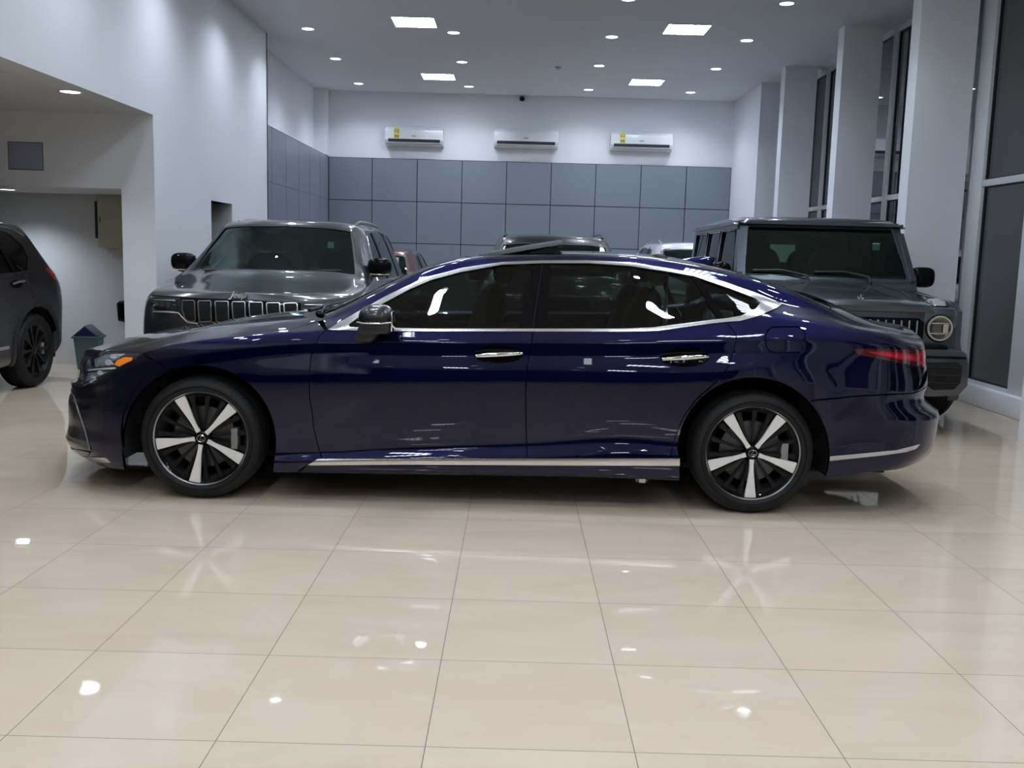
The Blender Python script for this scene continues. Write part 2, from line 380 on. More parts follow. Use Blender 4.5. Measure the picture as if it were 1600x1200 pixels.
def panel(S,name,poly,m,parent,off=0.0,rim=.02,grid=.025,gap=.0026,holes=(),mirror=False,label=None,offf=None,frac=True):
    """a piece of the car skin bounded by poly (list of (s,v)); analytic normals; edges turned inwards"""
    Kc=S.K-1
    def sc_(p): return [(a,b*VS) for a,b in p]
    L=[dens(sc_(poly),grid*1.2)]+[dens(sc_(h),grid*.8) for h in holes]
    L=[[tuple(q) for q in inset(l,gap if i==0 else -gap)] for i,l in enumerate(L)]
    outer=L[0];B=np.array(outer);lo=B.min(0);hi=B.max(0)
    gx=np.arange(lo[0]+grid/2,hi[0],grid);gy=np.arange(lo[1]+grid/2,hi[1],grid)
    G=np.stack(np.meshgrid(gx,gy),-1).reshape(-1,2)
    G[:,0]+=(np.round((G[:,1]-lo[1])/grid)%2)*grid*.5-grid*.25
    k=inside(outer,G)
    for h in L[1:]: k&=~inside(h,G)
    G=G[k];allb=np.concatenate([np.array(l) for l in L])
    if len(G):
        dm=np.full(len(G),9.)
        for i in range(0,len(allb),200):
            d=((G[:,None,:]-allb[None,i:i+200])**2).sum(-1).min(1);dm=np.minimum(dm,d)
        G=G[dm>(grid*.45)**2]
    pts=[Vector(p) for p in allb]+[Vector(p) for p in G];edges=[];o=0
    for l in L:
        n=len(l);edges+= [(o+i,o+(i+1)%n) for i in range(n)];o+=n
    vo,eo,fo,ov,oe,of=geometry.delaunay_2d_cdt(pts,edges,[],0,1e-7)
    V2=np.array([tuple(v) for v in vo]);F=np.array([f for f in fo if len(f)==3])
    if len(F)==0: print('EMPTY PANEL',name,np.round(poly,3).tolist()[:6]); return part(name,mesh(name,[],[],m),parent)
    cen=V2[F].mean(1);kk=inside(outer,cen)
    for h in L[1:]: kk&=~inside(h,cen)
    if not kk.any(): print('EMPTY PANEL',name,np.round(poly,3).tolist()[:6]); return part(name,mesh(name,[],[],m),parent)
    F=F[kk];used=np.unique(F);rm=-np.ones(len(V2),int);rm[used]=np.arange(len(used));F=rm[F];V2=V2[used]
    s,v=V2[:,0],V2[:,1]/VS
    if mirror: v=2*Kc-v
    v=np.clip(v,0,2*Kc)
    P=S.ev(s,v);N=S.nor(s,v)
    of_=off if offf is None else offf(V2[:,0],V2[:,1]/VS)
    P=P+N*(np.asarray(of_)[...,None] if np.ndim(of_) else of_)
    fn=np.cross(P[F[:,1]]-P[F[:,0]],P[F[:,2]]-P[F[:,0]]);fl=(fn*N[F].mean(1)).sum(1)<0
    F[fl]=F[fl][:,::-1]
    F=[tuple(f) for f in F];NN=N
    if rim:
        # boundary edges
        cnt={}
        for f in F:
            for a,b in ((f[0],f[1]),(f[1],f[2]),(f[2],f[0])):
                cnt[(a,b)]=1
        bd=[(a,b) for (a,b) in cnt if (b,a) not in cnt]
        n0=len(P);tv=sorted({a for e in bd for a in e});mp={a:n0+i for i,a in enumerate(tv)};mq={a:n0+len(tv)+i for i,a in enumerate(tv)}
        # outward direction in surface for rim normals
        rn={a:np.zeros(3) for a in tv}
        for a,b in bd:
            d=np.cross(P[b]-P[a],N[a]);rn[a]=rn[a]+d;rn[b]=rn[b]+d
        RN=np.array([rn[a]/max(np.linalg.norm(rn[a]),1e-9) for a in tv])
        P=np.concatenate([P,P[tv],P[tv]-N[tv]*rim]);NN=np.concatenate([NN,RN,RN])
        F+=[(mp[b],mp[a],mq[a],mq[b]) for a,b in bd]
    if mirror: pass
    me=mesh(name,P,F,m,True,None if offf is not None else NN)
    return part(name,me,parent,label=label)
def ribbon(S,name,pts,w,m,parent,off=.0015,mirror=False,rise=0.0):
    """strip of width w along (s,v) points on the skin; a small raised section"""
    Kc=S.K-1;P2=np.array(dens([(a,b*VS) for a,b in pts],.02,False));s,v=P2[:,0],P2[:,1]/VS
    if mirror:v=2*Kc-v
    P=S.ev(s,v);N=S.nor(s,v);T=np.gradient(P,axis=0);T/=np.maximum(np.linalg.norm(T,axis=1,keepdims=True),1e-9);B=np.cross(N,T)
    w=np.full(len(P),w) if not hasattr(w,'__len__') else np.interp(np.linspace(0,1,len(P)),np.linspace(0,1,len(w)),w)
    prof=[(-.5,-.004),(-.5,0),(-.25,rise),(.25,rise),(.5,0),(.5,-.004)]
    V=np.concatenate([P+B*(w*a)[:,None]+N*(off+b) for a,b in prof]);n=len(P);F=[]
    for j in range(len(prof)-1):
        for i in range(n-1): F.append((j*n+i,j*n+i+1,(j+1)*n+i+1,(j+1)*n+i))
    bm=bmesh.new();vs=[bm.verts.new(p) for p in V]
    for f in F: bm.faces.new([vs[k] for k in f])
    return part(name,bm_mesh(name,bm,m,angle=60),parent)

def pp(S,pts,mode='side',step=9,closed=True):
    """pixel outline traced on the photo -> (s,v) on the skin"""
    if S.px is None: S.prep()
    Kc=S.K-1;out=[]
    for p in dens(pts,step,closed):
        s,v=S.inv(*p)
        if mode=='side' and s<0: s,v=-s,2*Kc-v
        if mode=='front' and v>Kc: s,v=-s,2*Kc-v
        out.append((s,v))
    return out
def mir(S,P): return [(s,2*(S.K-1)-v) for s,v in P]
def s_at(S,x,v):
    j=int(round(v/S.dv));col_=S.T[:,j,0];i=len(col_)//6
    k=np.argmin(np.abs(col_-x));return k*S.ds
def circ_px(cx,cy,r,a0,a1,n=24): return [(cx+r*math.cos(math.radians(a0+(a1-a0)*i/n)),cy+r*math.sin(math.radians(a0+(a1-a0)*i/n))) for i in range(n+1)]
# ---------- room ----------
H=4.5;XL=-3.69;YB=19.6;YF=-13.2;XR=4.87
def struct(name,bx,m,bev=0,parent=None):
    o=box(name,*bx,m,parent,bev)
    if parent is None:o['kind']='structure'
    return o
def smesh(name,L,m):
    o=boxes(name,L,m);o['kind']='structure';return o
# floor: polished beige porcelain, 61 cm tiles with thin dark joints
fm=mat('polished_floor_tile',(.62,.56,.47),.07,0,0,.5);nt=fm.node_tree;b=nt.nodes['Principled BSDF'];N=nt.nodes.new;Lk=nt.links.new
tc=N('ShaderNodeTexCoord');sep=N('ShaderNodeSeparateXYZ');Lk(tc.outputs['Object'],sep.inputs[0])
def mth(op,a,b=None,c=None):
    n=N('ShaderNodeMath');n.operation=op
    for i,v in enumerate((a,b,c)):
        if v is None: continue
        if isinstance(v,(int,float)): n.inputs[i].default_value=v
        else: Lk(v,n.inputs[i])
    return n.outputs[0]
TS=.6125
def cell(o,off):
    t=mth('DIVIDE',mth('SUBTRACT',o,off),TS);f=mth('FRACT',t);return mth('ABSOLUTE',mth('SUBTRACT',f,.5)),mth('FLOOR',t)
dx,ix=cell(sep.outputs[0],.385);dy,iy=cell(sep.outputs[1],2.675)
groove=mth('GREATER_THAN',mth('MAXIMUM',dx,dy),.5-.0024)
nz=N('ShaderNodeTexNoise');nz.inputs['Scale'].default_value=1.3;nz.inputs['Detail'].default_value=7;nz.inputs['Roughness'].default_value=.6;nz.inputs['Distortion'].default_value=1.2
mp=N('ShaderNodeMapping');mp.inputs['Scale'].default_value=(1,2.6,1);mp.inputs['Rotation'].default_value=(0,0,.5);Lk(tc.outputs['Object'],mp.inputs[0])
cb=N('ShaderNodeCombineXYZ');Lk(mth('MULTIPLY',ix,3.7),cb.inputs[0]);Lk(mth('MULTIPLY',iy,5.3),cb.inputs[1])
va=N('ShaderNodeVectorMath');va.operation='ADD';Lk(mp.outputs[0],va.inputs[0]);Lk(cb.outputs[0],va.inputs[1]);Lk(va.outputs[0],nz.inputs['Vector'])
wn=N('ShaderNodeTexWhiteNoise');wn.noise_dimensions='2D';Lk(cb.outputs[0],wn.inputs['Vector'])
rp=N('ShaderNodeValToRGB');rp.color_ramp.elements[0].position=.3;rp.color_ramp.elements[0].color=(.575,.475,.365,1);rp.color_ramp.elements[1].position=.7;rp.color_ramp.elements[1].color=(.63,.535,.42,1)
Lk(nz.outputs['Fac'],rp.inputs[0])
hs=N('ShaderNodeHueSaturation');Lk(rp.outputs[0],hs.inputs['Color']);Lk(mth('MULTIPLY_ADD',wn.outputs['Value'],.05,.975),hs.inputs['Value'])
mx=N('ShaderNodeMix');mx.data_type='RGBA';Lk(groove,mx.inputs[0]);Lk(hs.outputs[0],mx.inputs[6]);mx.inputs[7].default_value=(.13,.10,.08,1);Lk(mx.outputs[2],b.inputs['Base Color'])
Lk(mth('MULTIPLY_ADD',groove,.5,.035),b.inputs['Roughness'])
b.inputs['IOR'].default_value=1.55
nb=N('ShaderNodeTexNoise');nb.inputs['Scale'].default_value=2.2;nb.inputs['Detail'].default_value=2;Lk(va.outputs[0],nb.inputs['Vector'])
bp=N('ShaderNodeBump');bp.inputs['Strength'].default_value=.12;bp.inputs['Distance'].default_value=.004;Lk(nb.outputs['Fac'],bp.inputs['Height']);Lk(bp.outputs[0],b.inputs['Normal'])
struct('floor',(-9,9,YF-.3,YB+.3,-.2,0),fm)
struct('ceiling',(XL-.35,XR+.2,YF,YB+.2,H,H+.2),CEIL)
# left side: high wall above the low alcove, then the recess with the panels
for k,bx in enumerate([(XL-.25,XL,YF,10.05,2.72,H+.1),(XL-.25,XL,10.05,11.88,0,H+.1),(XL-.25,XL,12.76,14.6,0,H+.1),(XL-.25,XL,11.88,12.76,1.97,H+.1)]): struct('wall_left',bx,WALL)
smesh('wall_left_recess',[(-4.25,-4.0,14.6,YB+.2,0,H+.1),(-4.0,-3.69,14.55,14.6,0,H+.1),(-4.0,-3.79,14.6,YB,0,3.245)],WALL)
struct('trim_1',(-4.0,-3.75,19.35,YB,3.245,H),WALL)
# alcove under the high wall and the room behind it
struct('wall_alcove_header',(-8.2,-4.03,10.04,10.3,1.98,2.8),WALL);struct('wall_alcove_right',(-4.03,XL-.003,10.04,10.3,0,2.719),WALL);struct('wall_alcove_left',(-9,-8.2,10.04,10.3,0,2.8),WALL)
smesh('ceiling_alcove',[(-9,XL-.25,YF,10.05,2.72,2.9),(-9,-3.8,10.3,11.6,1.98,2.15)],CEIL)
BARE=noise_mat('bare_alcove_plaster',(.62,.63,.64),(.52,.53,.54),1.6,.8,.05,20)
struct('wall_alcove_room',(-9,-3.95,11.4,11.6,0,2.1),BARE);struct('wall_alcove_side',(-4.03,-3.95,10.3,11.4,0,2.1),BARE);struct('wall_alcove_far_left',(-9.2,-9,YF,11.6,0,2.9),BARE)
# dark doorway
GREYD=mat('doorway_grey',(.6,.62,.66),.7)
smesh('door_1',[(-4.9,XL-.02,11.83,11.88,0,2.0),(-4.9,-4.85,11.88,12.76,0,2.0)],DARK)
smesh('trim_2',[(-4.9,XL-.004,12.752,12.80,0,2.0),(-4.9,XL-.02,11.88,12.76,1.97,2.0)],GREYD)
# back wall
struct('wall_back',(-4.2,XR+.3,YB,YB+.25,0,H+.1),WALL)
struct('wall_front',(-9,XR+.3,YF-.25,YF,0,H+.1),mat('dark_front_wall',(.018,.019,.022),.5))
# grey cladding panels with dark joints
def cladding():
    bk=[(-3.75,4.19,YB-.03,YB,0,3.225),(-3.80,-3.765,14.62,YB-.03,0,3.24)]
    o=boxes('wall_cladding',bk,DARK);o['kind']='structure'
    xs=[-3.745,-2.886,-1.996,-1.114,-.235,.645,1.524,2.416,3.308,4.185];zs=[.02,.76,1.58,2.40,3.222]
    L=[]
    for i in range(9):
        for j in range(4): L.append((xs[i]+.008,xs[i+1]-.008,YB-.045,YB-.02,zs[j]+.008,zs[j+1]-.008))
    ys=[14.63,15.07,16.0,16.93,17.81,18.73,19.55]
    for i in range(6):
        for j in range(4): L.append((-3.77,-3.75,ys[i]+.008,ys[i+1]-.008,zs[j]+.008,zs[j+1]+.01-.008))
    p=boxes('cladding_panel',L,PANELM,o)
cladding()
# right side: pillars, window wall, curb
smesh('wall_right',[(4.19,XR+.3,17.5,YB,0,H+.1)],WALL)
for y in (16.0,13.2,10.7,7.72,4.9,2.1,-.7,-3.5,-6.3,-9.1,-11.9): struct('wall_pillar',(4.2,4.71 if y>13 else 4.81,y,y+.24,0,H),WALL)
struct('baseboard_right',(4.78,XR+.25,YF,17.5,0,.20),WALL,.01)
def window(n,y0,y1,pw=.30):
    """one bay between two pillars: frame, mullion, transom and glass"""
    f=boxes('window_%d'%n,[(XR,XR+.12,y0,y0+pw,.2,H),(XR,XR+.12,y1-pw,y1,.2,H),(XR,XR+.12,(y0+y1)/2-pw*.53,(y0+y1)/2+pw*.53,.2,H),
        (XR+.01,XR+.11,y0,y1,2.26,2.33),(XR+.01,XR+.11,y0,y1,.2,.235),(XR+.01,XR+.11,y0,y1,4.42,H)],FRAME,bev=.006);f['kind']='structure'
    m=(y0+y1)/2
    for a,c in ((y0+pw,m-pw*.53),(m+pw*.53,y1-pw)):
        for z0,z1 in ((.235,2.26),(2.33,4.42)):
            box('window_glass',XR+.05,XR+.062,a,c,z0,z1,NIGHTGLASS,f)
            boxes('glass_seal',[(XR+.035,XR+.07,a,a+.014,z0,z1),(XR+.035,XR+.07,c-.014,c,z0,z1),(XR+.035,XR+.07,a,c,z0,z0+.014),(XR+.035,XR+.07,a,c,z1-.014,z1)],DARK,f)
ys=[17.5,16.0,13.2,10.7,7.72,4.9,2.1,-.7,-3.5,-6.3,-9.1,-11.9]
for i in range(len(ys)-1):
    window(i+1,ys[i+1]+(.26 if i>2 else .02),ys[i]+(.04 if i==3 else 0),.30 if i>2 else .05)
# ---------- lights in the ceiling ----------
EM=mat('lamp_diffuser',(0,0,0),.5,emit=LCOL,es=LAMP)
spot=bpy.data.lights.new('downlight_lamp','SPOT');spot.energy=SPOTW;spot.spot_size=math.radians(132);spot.spot_blend=1.0;spot.shadow_soft_size=.07;spot.color=LCOL
TRIMM=mat('lamp_trim',(.7,.72,.75),.4)
PE=mat('panel_diffuser',(0,0,0),.5,emit=LCOL,es=PANEL*2)
# six tubes show through the diffuser as soft bright bars
nt=PE.node_tree;b=nt.nodes['Principled BSDF'];tc=nt.nodes.new('ShaderNodeTexCoord');sp=nt.nodes.new('ShaderNodeSeparateXYZ');nt.links.new(tc.outputs['Object'],sp.inputs[0])
def m2(op,a,bb):
    n=nt.nodes.new('ShaderNodeMath');n.operation=op
    for i,v in enumerate((a,bb)):
        if isinstance(v,(int,float)):n.inputs[i].default_value=v
        else: nt.links.new(v,n.inputs[i])
    return n.outputs[0]
w=m2('SINE',m2('MULTIPLY',sp.outputs[0],2*math.pi*6/.56),0);nt.links.new(m2('MULTIPLY',m2('ADD',m2('MULTIPLY',w,.42),.62),PANEL*3.2),b.inputs['Emission Strength'])
def downlight(x,y,z,label,group):
    t=thing('ceiling_downlight',label,'ceiling light',(x,y,z),0,group)
    lathe('trim_ring',[(.078,0),(.098,-.006),(.104,-.004),(.104,.0)],TRIMM,t,n=28)
    lathe('diffuser',[(0,-.002),(.082,-.002)],EM,t,n=28)
    l=bpy.data.objects.new('lamp',spot);col.objects.link(l);l.parent=t;l.location=(0,0,-.03);return t
def lpanel(x,y,label,group):
    t=thing('ceiling_light_panel',label,'ceiling light',(x,y,H),0,group)
    boxes('frame',[(-.30,-.28,-.30,.30,-.014,0),(.28,.30,-.30,.30,-.014,0),(-.28,.28,-.30,-.28,-.014,0),(-.28,.28,.28,.30,-.014,0)],TRIMM,t)
    box('diffuser',-.28,.28,-.28,.28,-.008,-.001,PE,t);return t
rows=[18.74,16.40,14.27,12.22];cols=[-3.03,-.97,1.265,3.17]
rn=['row nearest the back wall','second row from the back wall','third row from the back wall','front row at the top edge']
cn=['leftmost round downlight','round downlight just left of the room centre','round downlight just right of the room centre','rightmost round downlight']
for r,y in enumerate(rows):
    for c,x in enumerate(cols):
        downlight(x,y,H,'%s, %s'%(cn[c],rn[r]),'round ceiling downlights')
for y in (10.1,8.0,5.9,3.8,1.7,-.4,-2.6,-4.8,-7.0,-9.2,-11.4):
    for ci,x in enumerate(cols): downlight(x,y,H,'round ceiling downlight above or behind the camera, out of the picture','round ceiling downlights out of view')
pn={(0,0):'square bright ceiling panel, back left of the four',(0,1):'square bright ceiling panel, back right of the four',(1,0):'square bright ceiling panel, front left of the four, tubes showing',(1,1):'square bright ceiling panel, front right of the four'}
for r,y in enumerate((17.75,13.66)):
    for c,x in enumerate((-1.46,2.216)): lpanel(x,y,pn[(r,c)],'square ceiling light panels')
for y in (9.6,5.5,1.4,-2.7,-6.8,-10.9):
    for x in (-1.46,2.216): lpanel(x,y,'square ceiling light panel above or behind the camera, out of the picture','square ceiling panels out of view')
downlight(-3.90,8.67,2.72,'single round downlight in the low alcove ceiling at far left','alcove downlights')
downlight(on_z(12,296,1.98)[0],on_z(12,296,1.98)[1],1.98,'round downlight at the left edge in the lowest ceiling behind the opening','alcove downlights')
for x,y,w_ in ((-6.2,6.5,'farther'),(-6.2,3.5,'nearer')): downlight(x,y,2.72,'%s round downlight in the alcove ceiling, out of the picture'%w_,'alcove downlights out of view')
# ---------- small wall and ceiling things ----------
ACW=mat('air_conditioner_white',(.72,.74,.77),.25,coat=.5);ACD=mat('air_outlet_dark',(.03,.035,.04),.5);YEL=mat('energy_label_yellow',(.75,.66,.12),.5);GRY=mat('grey_print',(.12,.13,.14),.5)
def aircon(x,z,label,sticker,w=1.13):
    t=thing('wall_air_conditioner',label,'air conditioner',(x,YB-.0,z),0,'wall air conditioners')
    prism('casing',[(0,0),(0,.36),(-.14,.36),(-.215,.30),(-.225,.11),(-.19,.03),(-.12,0)],'x',-w/2,w/2,ACW,t,.008)
    prism('outlet',[(-.2255,.125),(-.236,.125),(-.222,.055),(-.205,.055)],'x',-w/2+.06,w/2-.06,ACD,t)
    prism('louvre',[(-.212,.058),(-.236,.064),(-.238,.058),(-.205,.045)],'x',-w/2+.05,w/2-.05,ACW,t)
    box('brand_mark',-.045,.045,-.2265,-.221,.175,.195,mat('pale_grey_print',(.25,.27,.31),.5),t,.002)
    if sticker:
        p=box('energy_label',-w/2+.17,-w/2+.28,-.226,-.222,.13,.33,YEL,t)
        boxes('label_print',[(-w/2+.185,-w/2+.265,-.2275,-.226,.25,.262),(-w/2+.185,-w/2+.197,-.2275,-.226,.262,.29),(-w/2+.253,-w/2+.265,-.2275,-.226,.262,.29),(-w/2+.19,-w/2+.26,-.2275,-.226,.29,.30),(-w/2+.19,-w/2+.218,-.2275,-.226,.15,.20),(-w/2+.232,-w/2+.26,-.2275,-.226,.15,.20)],GRY,p)
aircon(-2.05,3.46,'white wall air conditioner on the left with a yellow energy label',True)
aircon(.13,3.475,'white wall air conditioner in the middle without a label, above the grey panels',False,1.25)
aircon(2.38,3.48,'white wall air conditioner on the right with a yellow energy label',True,1.2)
t=thing('security_camera','small black dome camera high on the back wall under the ceiling','camera',(.03,YB,4.43))
lathe('dome',[(0,-.05),(.03,-.045),(.05,-.02),(.05,.02)],BLK,t,n=20,center=(0,-.05,0));box('bracket',-.03,.03,-.05,0,-.01,.05,BLKT,t,.004)
p=on_z(872,104,H);t=thing('smoke_detector','small round smoke detector on the ceiling between the light panels','smoke detector',(p[0],p[1],H))
lathe('detector_body',[(.0,-.045),(.03,-.045),(.045,-.02),(.055,0)],ACW,t,n=20);lathe('sensor_ring',[(.046,-.024),(.05,-.02),(.05,-.014)],GRY,t,n=20)
t=thing('electrical_box','olive beige metal electrical box high on the alcove room wall','electrical box',(-4.66,11.4,1.68));OLV=mat('olive_beige_metal',(.44,.43,.34),.5)
box('cabinet',-.15,.135,-.12,0,-.30,.30,OLV,t,.006);box('door_edge',-.19,-.155,-.10,-.02,-.20,.22,DARK,t,.003);box('lid',-.145,.13,-.128,-.12,-.28,.28,OLV,t,.004)
boxes('latch',[(-.125,-.11,-.136,-.128,-.02,.04)],GRY,t)
t=thing('wall_box','small black box on the alcove room wall beside the white corner','box',(-4.565,11.4,.655));prism('casing',[(-.05,-.12),(-.065,.08),(-.03,.11),(.06,.12),(.06,-.14)],'y',-.10,0,BLKT,t,.006);box('cover',-.04,.05,-.106,-.10,-.10,.09,BLK,t,.003)
t=thing('wall_plaque','grey blue plaque on the alcove wall at the left picture edge','sign',(-4.99,10.05,2.28));box('board',-.17,.17,-.02,0,-.13,.13,mat('plaque_grey',(.30,.32,.42),.5),t,.003);box('plaque_frame',-.18,.18,-.012,0,-.14,.14,GRY,t,.003)
# bin with a gabled swing lid
t=thing('waste_bin','green grey waste bin with a blue gabled lid against the alcove wall','bin',(-4.83,11.0,0),.12);t.scale=(.86,.9,.93)
BG=mat('bin_green',(.09,.145,.155),.45);BB=mat('bin_blue',(.012,.018,.09),.4);BT=mat('bin_lid_teal',(.09,.13,.17),.4)
bm=bmesh.new();A=[bm.verts.new((x,y,0)) for x,y in ((-.12,-.11),(.12,-.11),(.12,.11),(-.12,.11))];B=[bm.verts.new((x,y,.40)) for x,y in ((-.155,-.14),(.155,-.14),(.155,.14),(-.155,.14))]
bm.faces.new(A)
for k in range(4): bm.faces.new((A[k],A[(k+1)%4],B[(k+1)%4],B[k]))
bmesh.ops.bevel(bm,geom=bm.edges[:],offset=.01,segments=2,affect='EDGES');part('bin_body',bm_mesh('bin_body',bm,BG,angle=40),t)
boxes('rim',[(-.175,.175,-.16,.16,.385,.41)],BG,t,.006)
prism('gable_lid',[(-.165,.41),(.165,.41),(0,.545)],'y',-.145,.145,BT,t,.004);prism('swing_flap',[(-.145,.415),(.145,.415),(0,.53)],'y',-.150,-.145,BB,t)
# outside, beyond the glass
SGN=mat('lit_sign_white',(0,0,0),.5,emit=(.9,.95,1),es=2.5)
def star(cx,cy): pass
t=thing('winged_sign','small lit white winged emblem hanging outside the tall window','sign',tuple(on_y(1557,362,14.6)),.0)
wing=[(0,.02),(.06,.055),(.32,.09),(.24,.03),(.14,-.02),(.05,-.05),(0,-.06)];bm=bmesh.new()
for s in (1,-1):
    f=bm.faces.new([bm.verts.new((s*x,0,z)) for x,z in (wing if s>0 else wing[::-1])]);r=bmesh.ops.extrude_face_region(bm,geom=[f])
    for v in r['geom']:
        if isinstance(v,bmesh.types.BMVert): v.co.y+=.02
part('wings',bm_mesh('wings',bm,SGN),t);lathe('centre_disc',[(0,-.03),(.045,-.03),(.045,0)],DARK,t,axis='y',n=20,center=(0,0,0));lathe('centre_letter_ring',[(.02,.031),(.034,.031),(.034,.035),(.02,.035)],SGN,t,axis='y',n=16,closed=True)
box('sign_post',-.02,.02,.02,.06,-on_y(1557,362,14.6)[2],.0,GRY,t)
def outlamp(x,y,z,c,e,label,r=.05):
    t=thing('street_lamp',label,'street lamp',(x,y,0),0,'lamps outside the glass');m=mat('lamp_glow_%d'%int(c[2]*100),(0,0,0),.5,emit=c,es=e)
    tube('pole',[(0,0,0),(0,0,z-.05)],.02,GRY,t,6);bm=bmesh.new();bmesh.ops.create_uvsphere(bm,u_segments=16,v_segments=10,radius=r);bmesh.ops.translate(bm,verts=bm.verts,vec=(0,0,z));part('globe',bm_mesh('globe',bm,m,True),t)
def beyond(px,py,Y): return on_y(px,py,Y)
for px,py,Y,c,e,l,r in ((1399,217,30,(1,.35,.08),14,'orange street lamp seen through the narrow window between pillars',.10),(1534,376,20,(1,.98,.9),8,'white street lamp outside just left of the winged sign',.07),(1531,467,22,(1,.95,.9),8,'small white lamp low outside the tall window',.05),(1525,490,26,(1,.25,.12),5,'small red lamp low outside the tall window',.05)):
    p=beyond(px,py,Y);outlamp(p[0],p[1],p[2],c,e,l,r)
# ---------- wheels ----------
def wheel_geo(parent,cx,cz,yo,sd,R,RR,wd,style,phase=0,rim_mat=None,tone=None):
    """wheel standing at (cx,cz); outer face at y=yo, sd=-1 when the outer face looks to -y. R tyre, RR rim radius"""
    def Y(h): return yo-sd*h      # h = depth inwards from the outer face
    def lt(name,prof,m,par,n=64,closed=False,angle=40): return lathe(name,[(r,(-Y(h)) if False else Y(h)) for r,h in prof],m,par,'y0',n,True,(cx,0,cz),angle,closed)
    root=lt('wheel',[(RR,.012),(RR+.006,.004),(RR+.012,.010),(RR+.006,.03),(RR-.02,.05),(RR-.03,wd-.05),(RR+.005,wd-.01),(RR+.01,wd)],rim_mat or SATIN,parent)
    # tyre
    tp=[(RR+.004,.014),(RR+.018,-.002),(RR+.030,-.006),(RR+.034,-.003),(RR+.038,-.007),(R-.05,-.010),(R-.030,-.004),(R-.014,.012),(R-.006,.026),(R-.002,.038)]
    g=[]; x=.038
    for k in range(4):
        x2=x+(wd-.076-.04)/5; g+=[(R,x2),(R-.007,x2+.002),(R-.007,x2+.008),(R,x2+.010)]; x=x2+.010
    tp+=g+[(R-.004,wd-.03),(R-.03,wd),(R-.06,wd+.01),(RR+.02,wd),(RR+.01,wd-.01)]
    lt('tyre',tp,RUB,root,72,False,50)
    lt('brake_disc',[(.05,.085),(RR-.085,.085),(RR-.085,.105),(.05,.105)],mat('brake_steel',(.12,.12,.125),.4,.9),root,48,True)
    c=prism('brake_caliper',[( .02,-.045),(.06,-.05),(.065,.05),(.02,.045)],'z',-.06,.06,mat('caliper_grey',(.25,.25,.25),.4,.5),root,.006)
    c.location=(cx+(.55*RR),Y(.075),cz); c.rotation_euler=(0,0,0)
    # dark barrel and back plate so that one does not look through
    lt('barrel',[(RR-.015,.03),(RR-.03,.06),(RR-.032,wd-.03),(0,wd-.028)],LINER,root,48)
    def sect(prof,th,name,m,d0,d1,bev=.003,cone=0.0):
        """prof: list of (r, halfwidth) -> radial blade at angle th"""
        ct,st=math.sin(th),math.cos(th)
        pts=[(r,-w) for r,w in prof]+[(r,w) for r,w in prof[::-1]]
        bm=bmesh.new();A=[];B=[]
        for r,u in pts:
            x=cx+r*ct+u*st;z=cz+r*st-u*ct;dish=cone*(1-r/RR)
            A.append(bm.verts.new((x,Y(d0+dish),z)));B.append(bm.verts.new((x,Y(d1+dish),z)))
        bm.faces.new(A);bm.faces.new(B[::-1])
        for k in range(len(A)): bm.faces.new((A[k],A[(k+1)%len(A)],B[(k+1)%len(A)],B[k]))
        bmesh.ops.recalc_face_normals(bm,faces=bm.faces[:])
        if bev: bmesh.ops.bevel(bm,geom=[e for e in bm.edges if e.is_manifold],offset=bev,segments=2,affect='EDGES')
        return bm_mesh(name,bm,m,angle=40)
    M=SATIN if style=='sedan' else BLK
    if style=='sedan':
        for k in range(5):
            th=math.radians(phase+72*k)
            part('spoke',sect([(.035,.0135),(.07,.0115),(.11,.0135),(.16,.020),(.21,.027),(RR-.004,.033)],th,'spoke',ALLOY,.012,.030,.003,.012),root)
            for da,pr in ((14,[(.05,.005),(.12,.007),(.2,.012),(RR-.004,.020)]),(36,[(.05,.004),(.10,.006),(.19,.010),(RR-.004,.017)]),(58,[(.05,.005),(.12,.007),(.2,.012),(RR-.004,.020)])):
                part('black_fin',sect(pr,math.radians(phase+72*k+da),'black_fin',WBLK,.026,.050,.003,.014),root)
        lt('rim_lip',[(RR-.030,.034),(RR-.008,.022),(RR-.009,.008),(RR+.006,.006),(RR+.007,.018),(RR-.02,.045)],ALLOY,root,72)
        lt('inner_ring',[(RR-.006,.016),(RR-.022,.026),(RR-.026,.05)],BLK,root,64)
        lt('hub',[(0,.022),(.030,.022),(.038,.027),(.062,.032),(.066,.055)],ALLOY,root,40)
        cp=lt('hub_cap',[(0,.016),(.026,.017),(.031,.022),(.032,.03)],BLK,root,32)
        # oval badge with an angled stroke
        bm=bmesh.new();ov=[(cx+.023*math.cos(a)*1.0,Y(.0145),cz+.019*math.sin(a)) for a in [i*2*math.pi/24 for i in range(25)]]
        add_tube(bm,ov,.0011,6);sgn=-sd
        q=[(-.016*1,-.000),(.002,.016),(-.010,-.010),(.016,-.008)]
        add_tube(bm,[(cx+(-.002+.006*0)+x,Y(.0140),cz+z) for x,z in ((.006,.015),(-.008,-.007),(.014,-.008))],.0015,6)
        part('badge',bm_mesh('badge',bm,CHROME),cp)
        for k in range(5):
            th=math.radians(phase+36+72*k);bx,bz=cx+.05*math.sin(th),cz+.05*math.cos(th)
            lathe('lug_nut',[(0,Y(.030)),(.007,Y(.030)),(.008,Y(.045))],BLK,root,'y0',10,True,(bx,0,bz))
    else:
        n=10 if style=='suv' else 5
        for k in range(n):
            th=math.radians(phase+360/n*k);t2=tone or BLK
            part('spoke',sect([(.03,.012),(.10,.010),(.17,.014),(RR-.004,.024 if n==10 else .04)],th,'spoke',t2,.015,.040,.003,.012),root)
        lt('rim_lip',[(RR-.02,.03),(RR-.008,.018),(RR+.003,.010),(RR-.02,.045)],tone or BLK,root,56)
        lt('hub_cap',[(0,.016),(.03,.018),(.045,.03),(.05,.05)],tone or BLK,root,28)
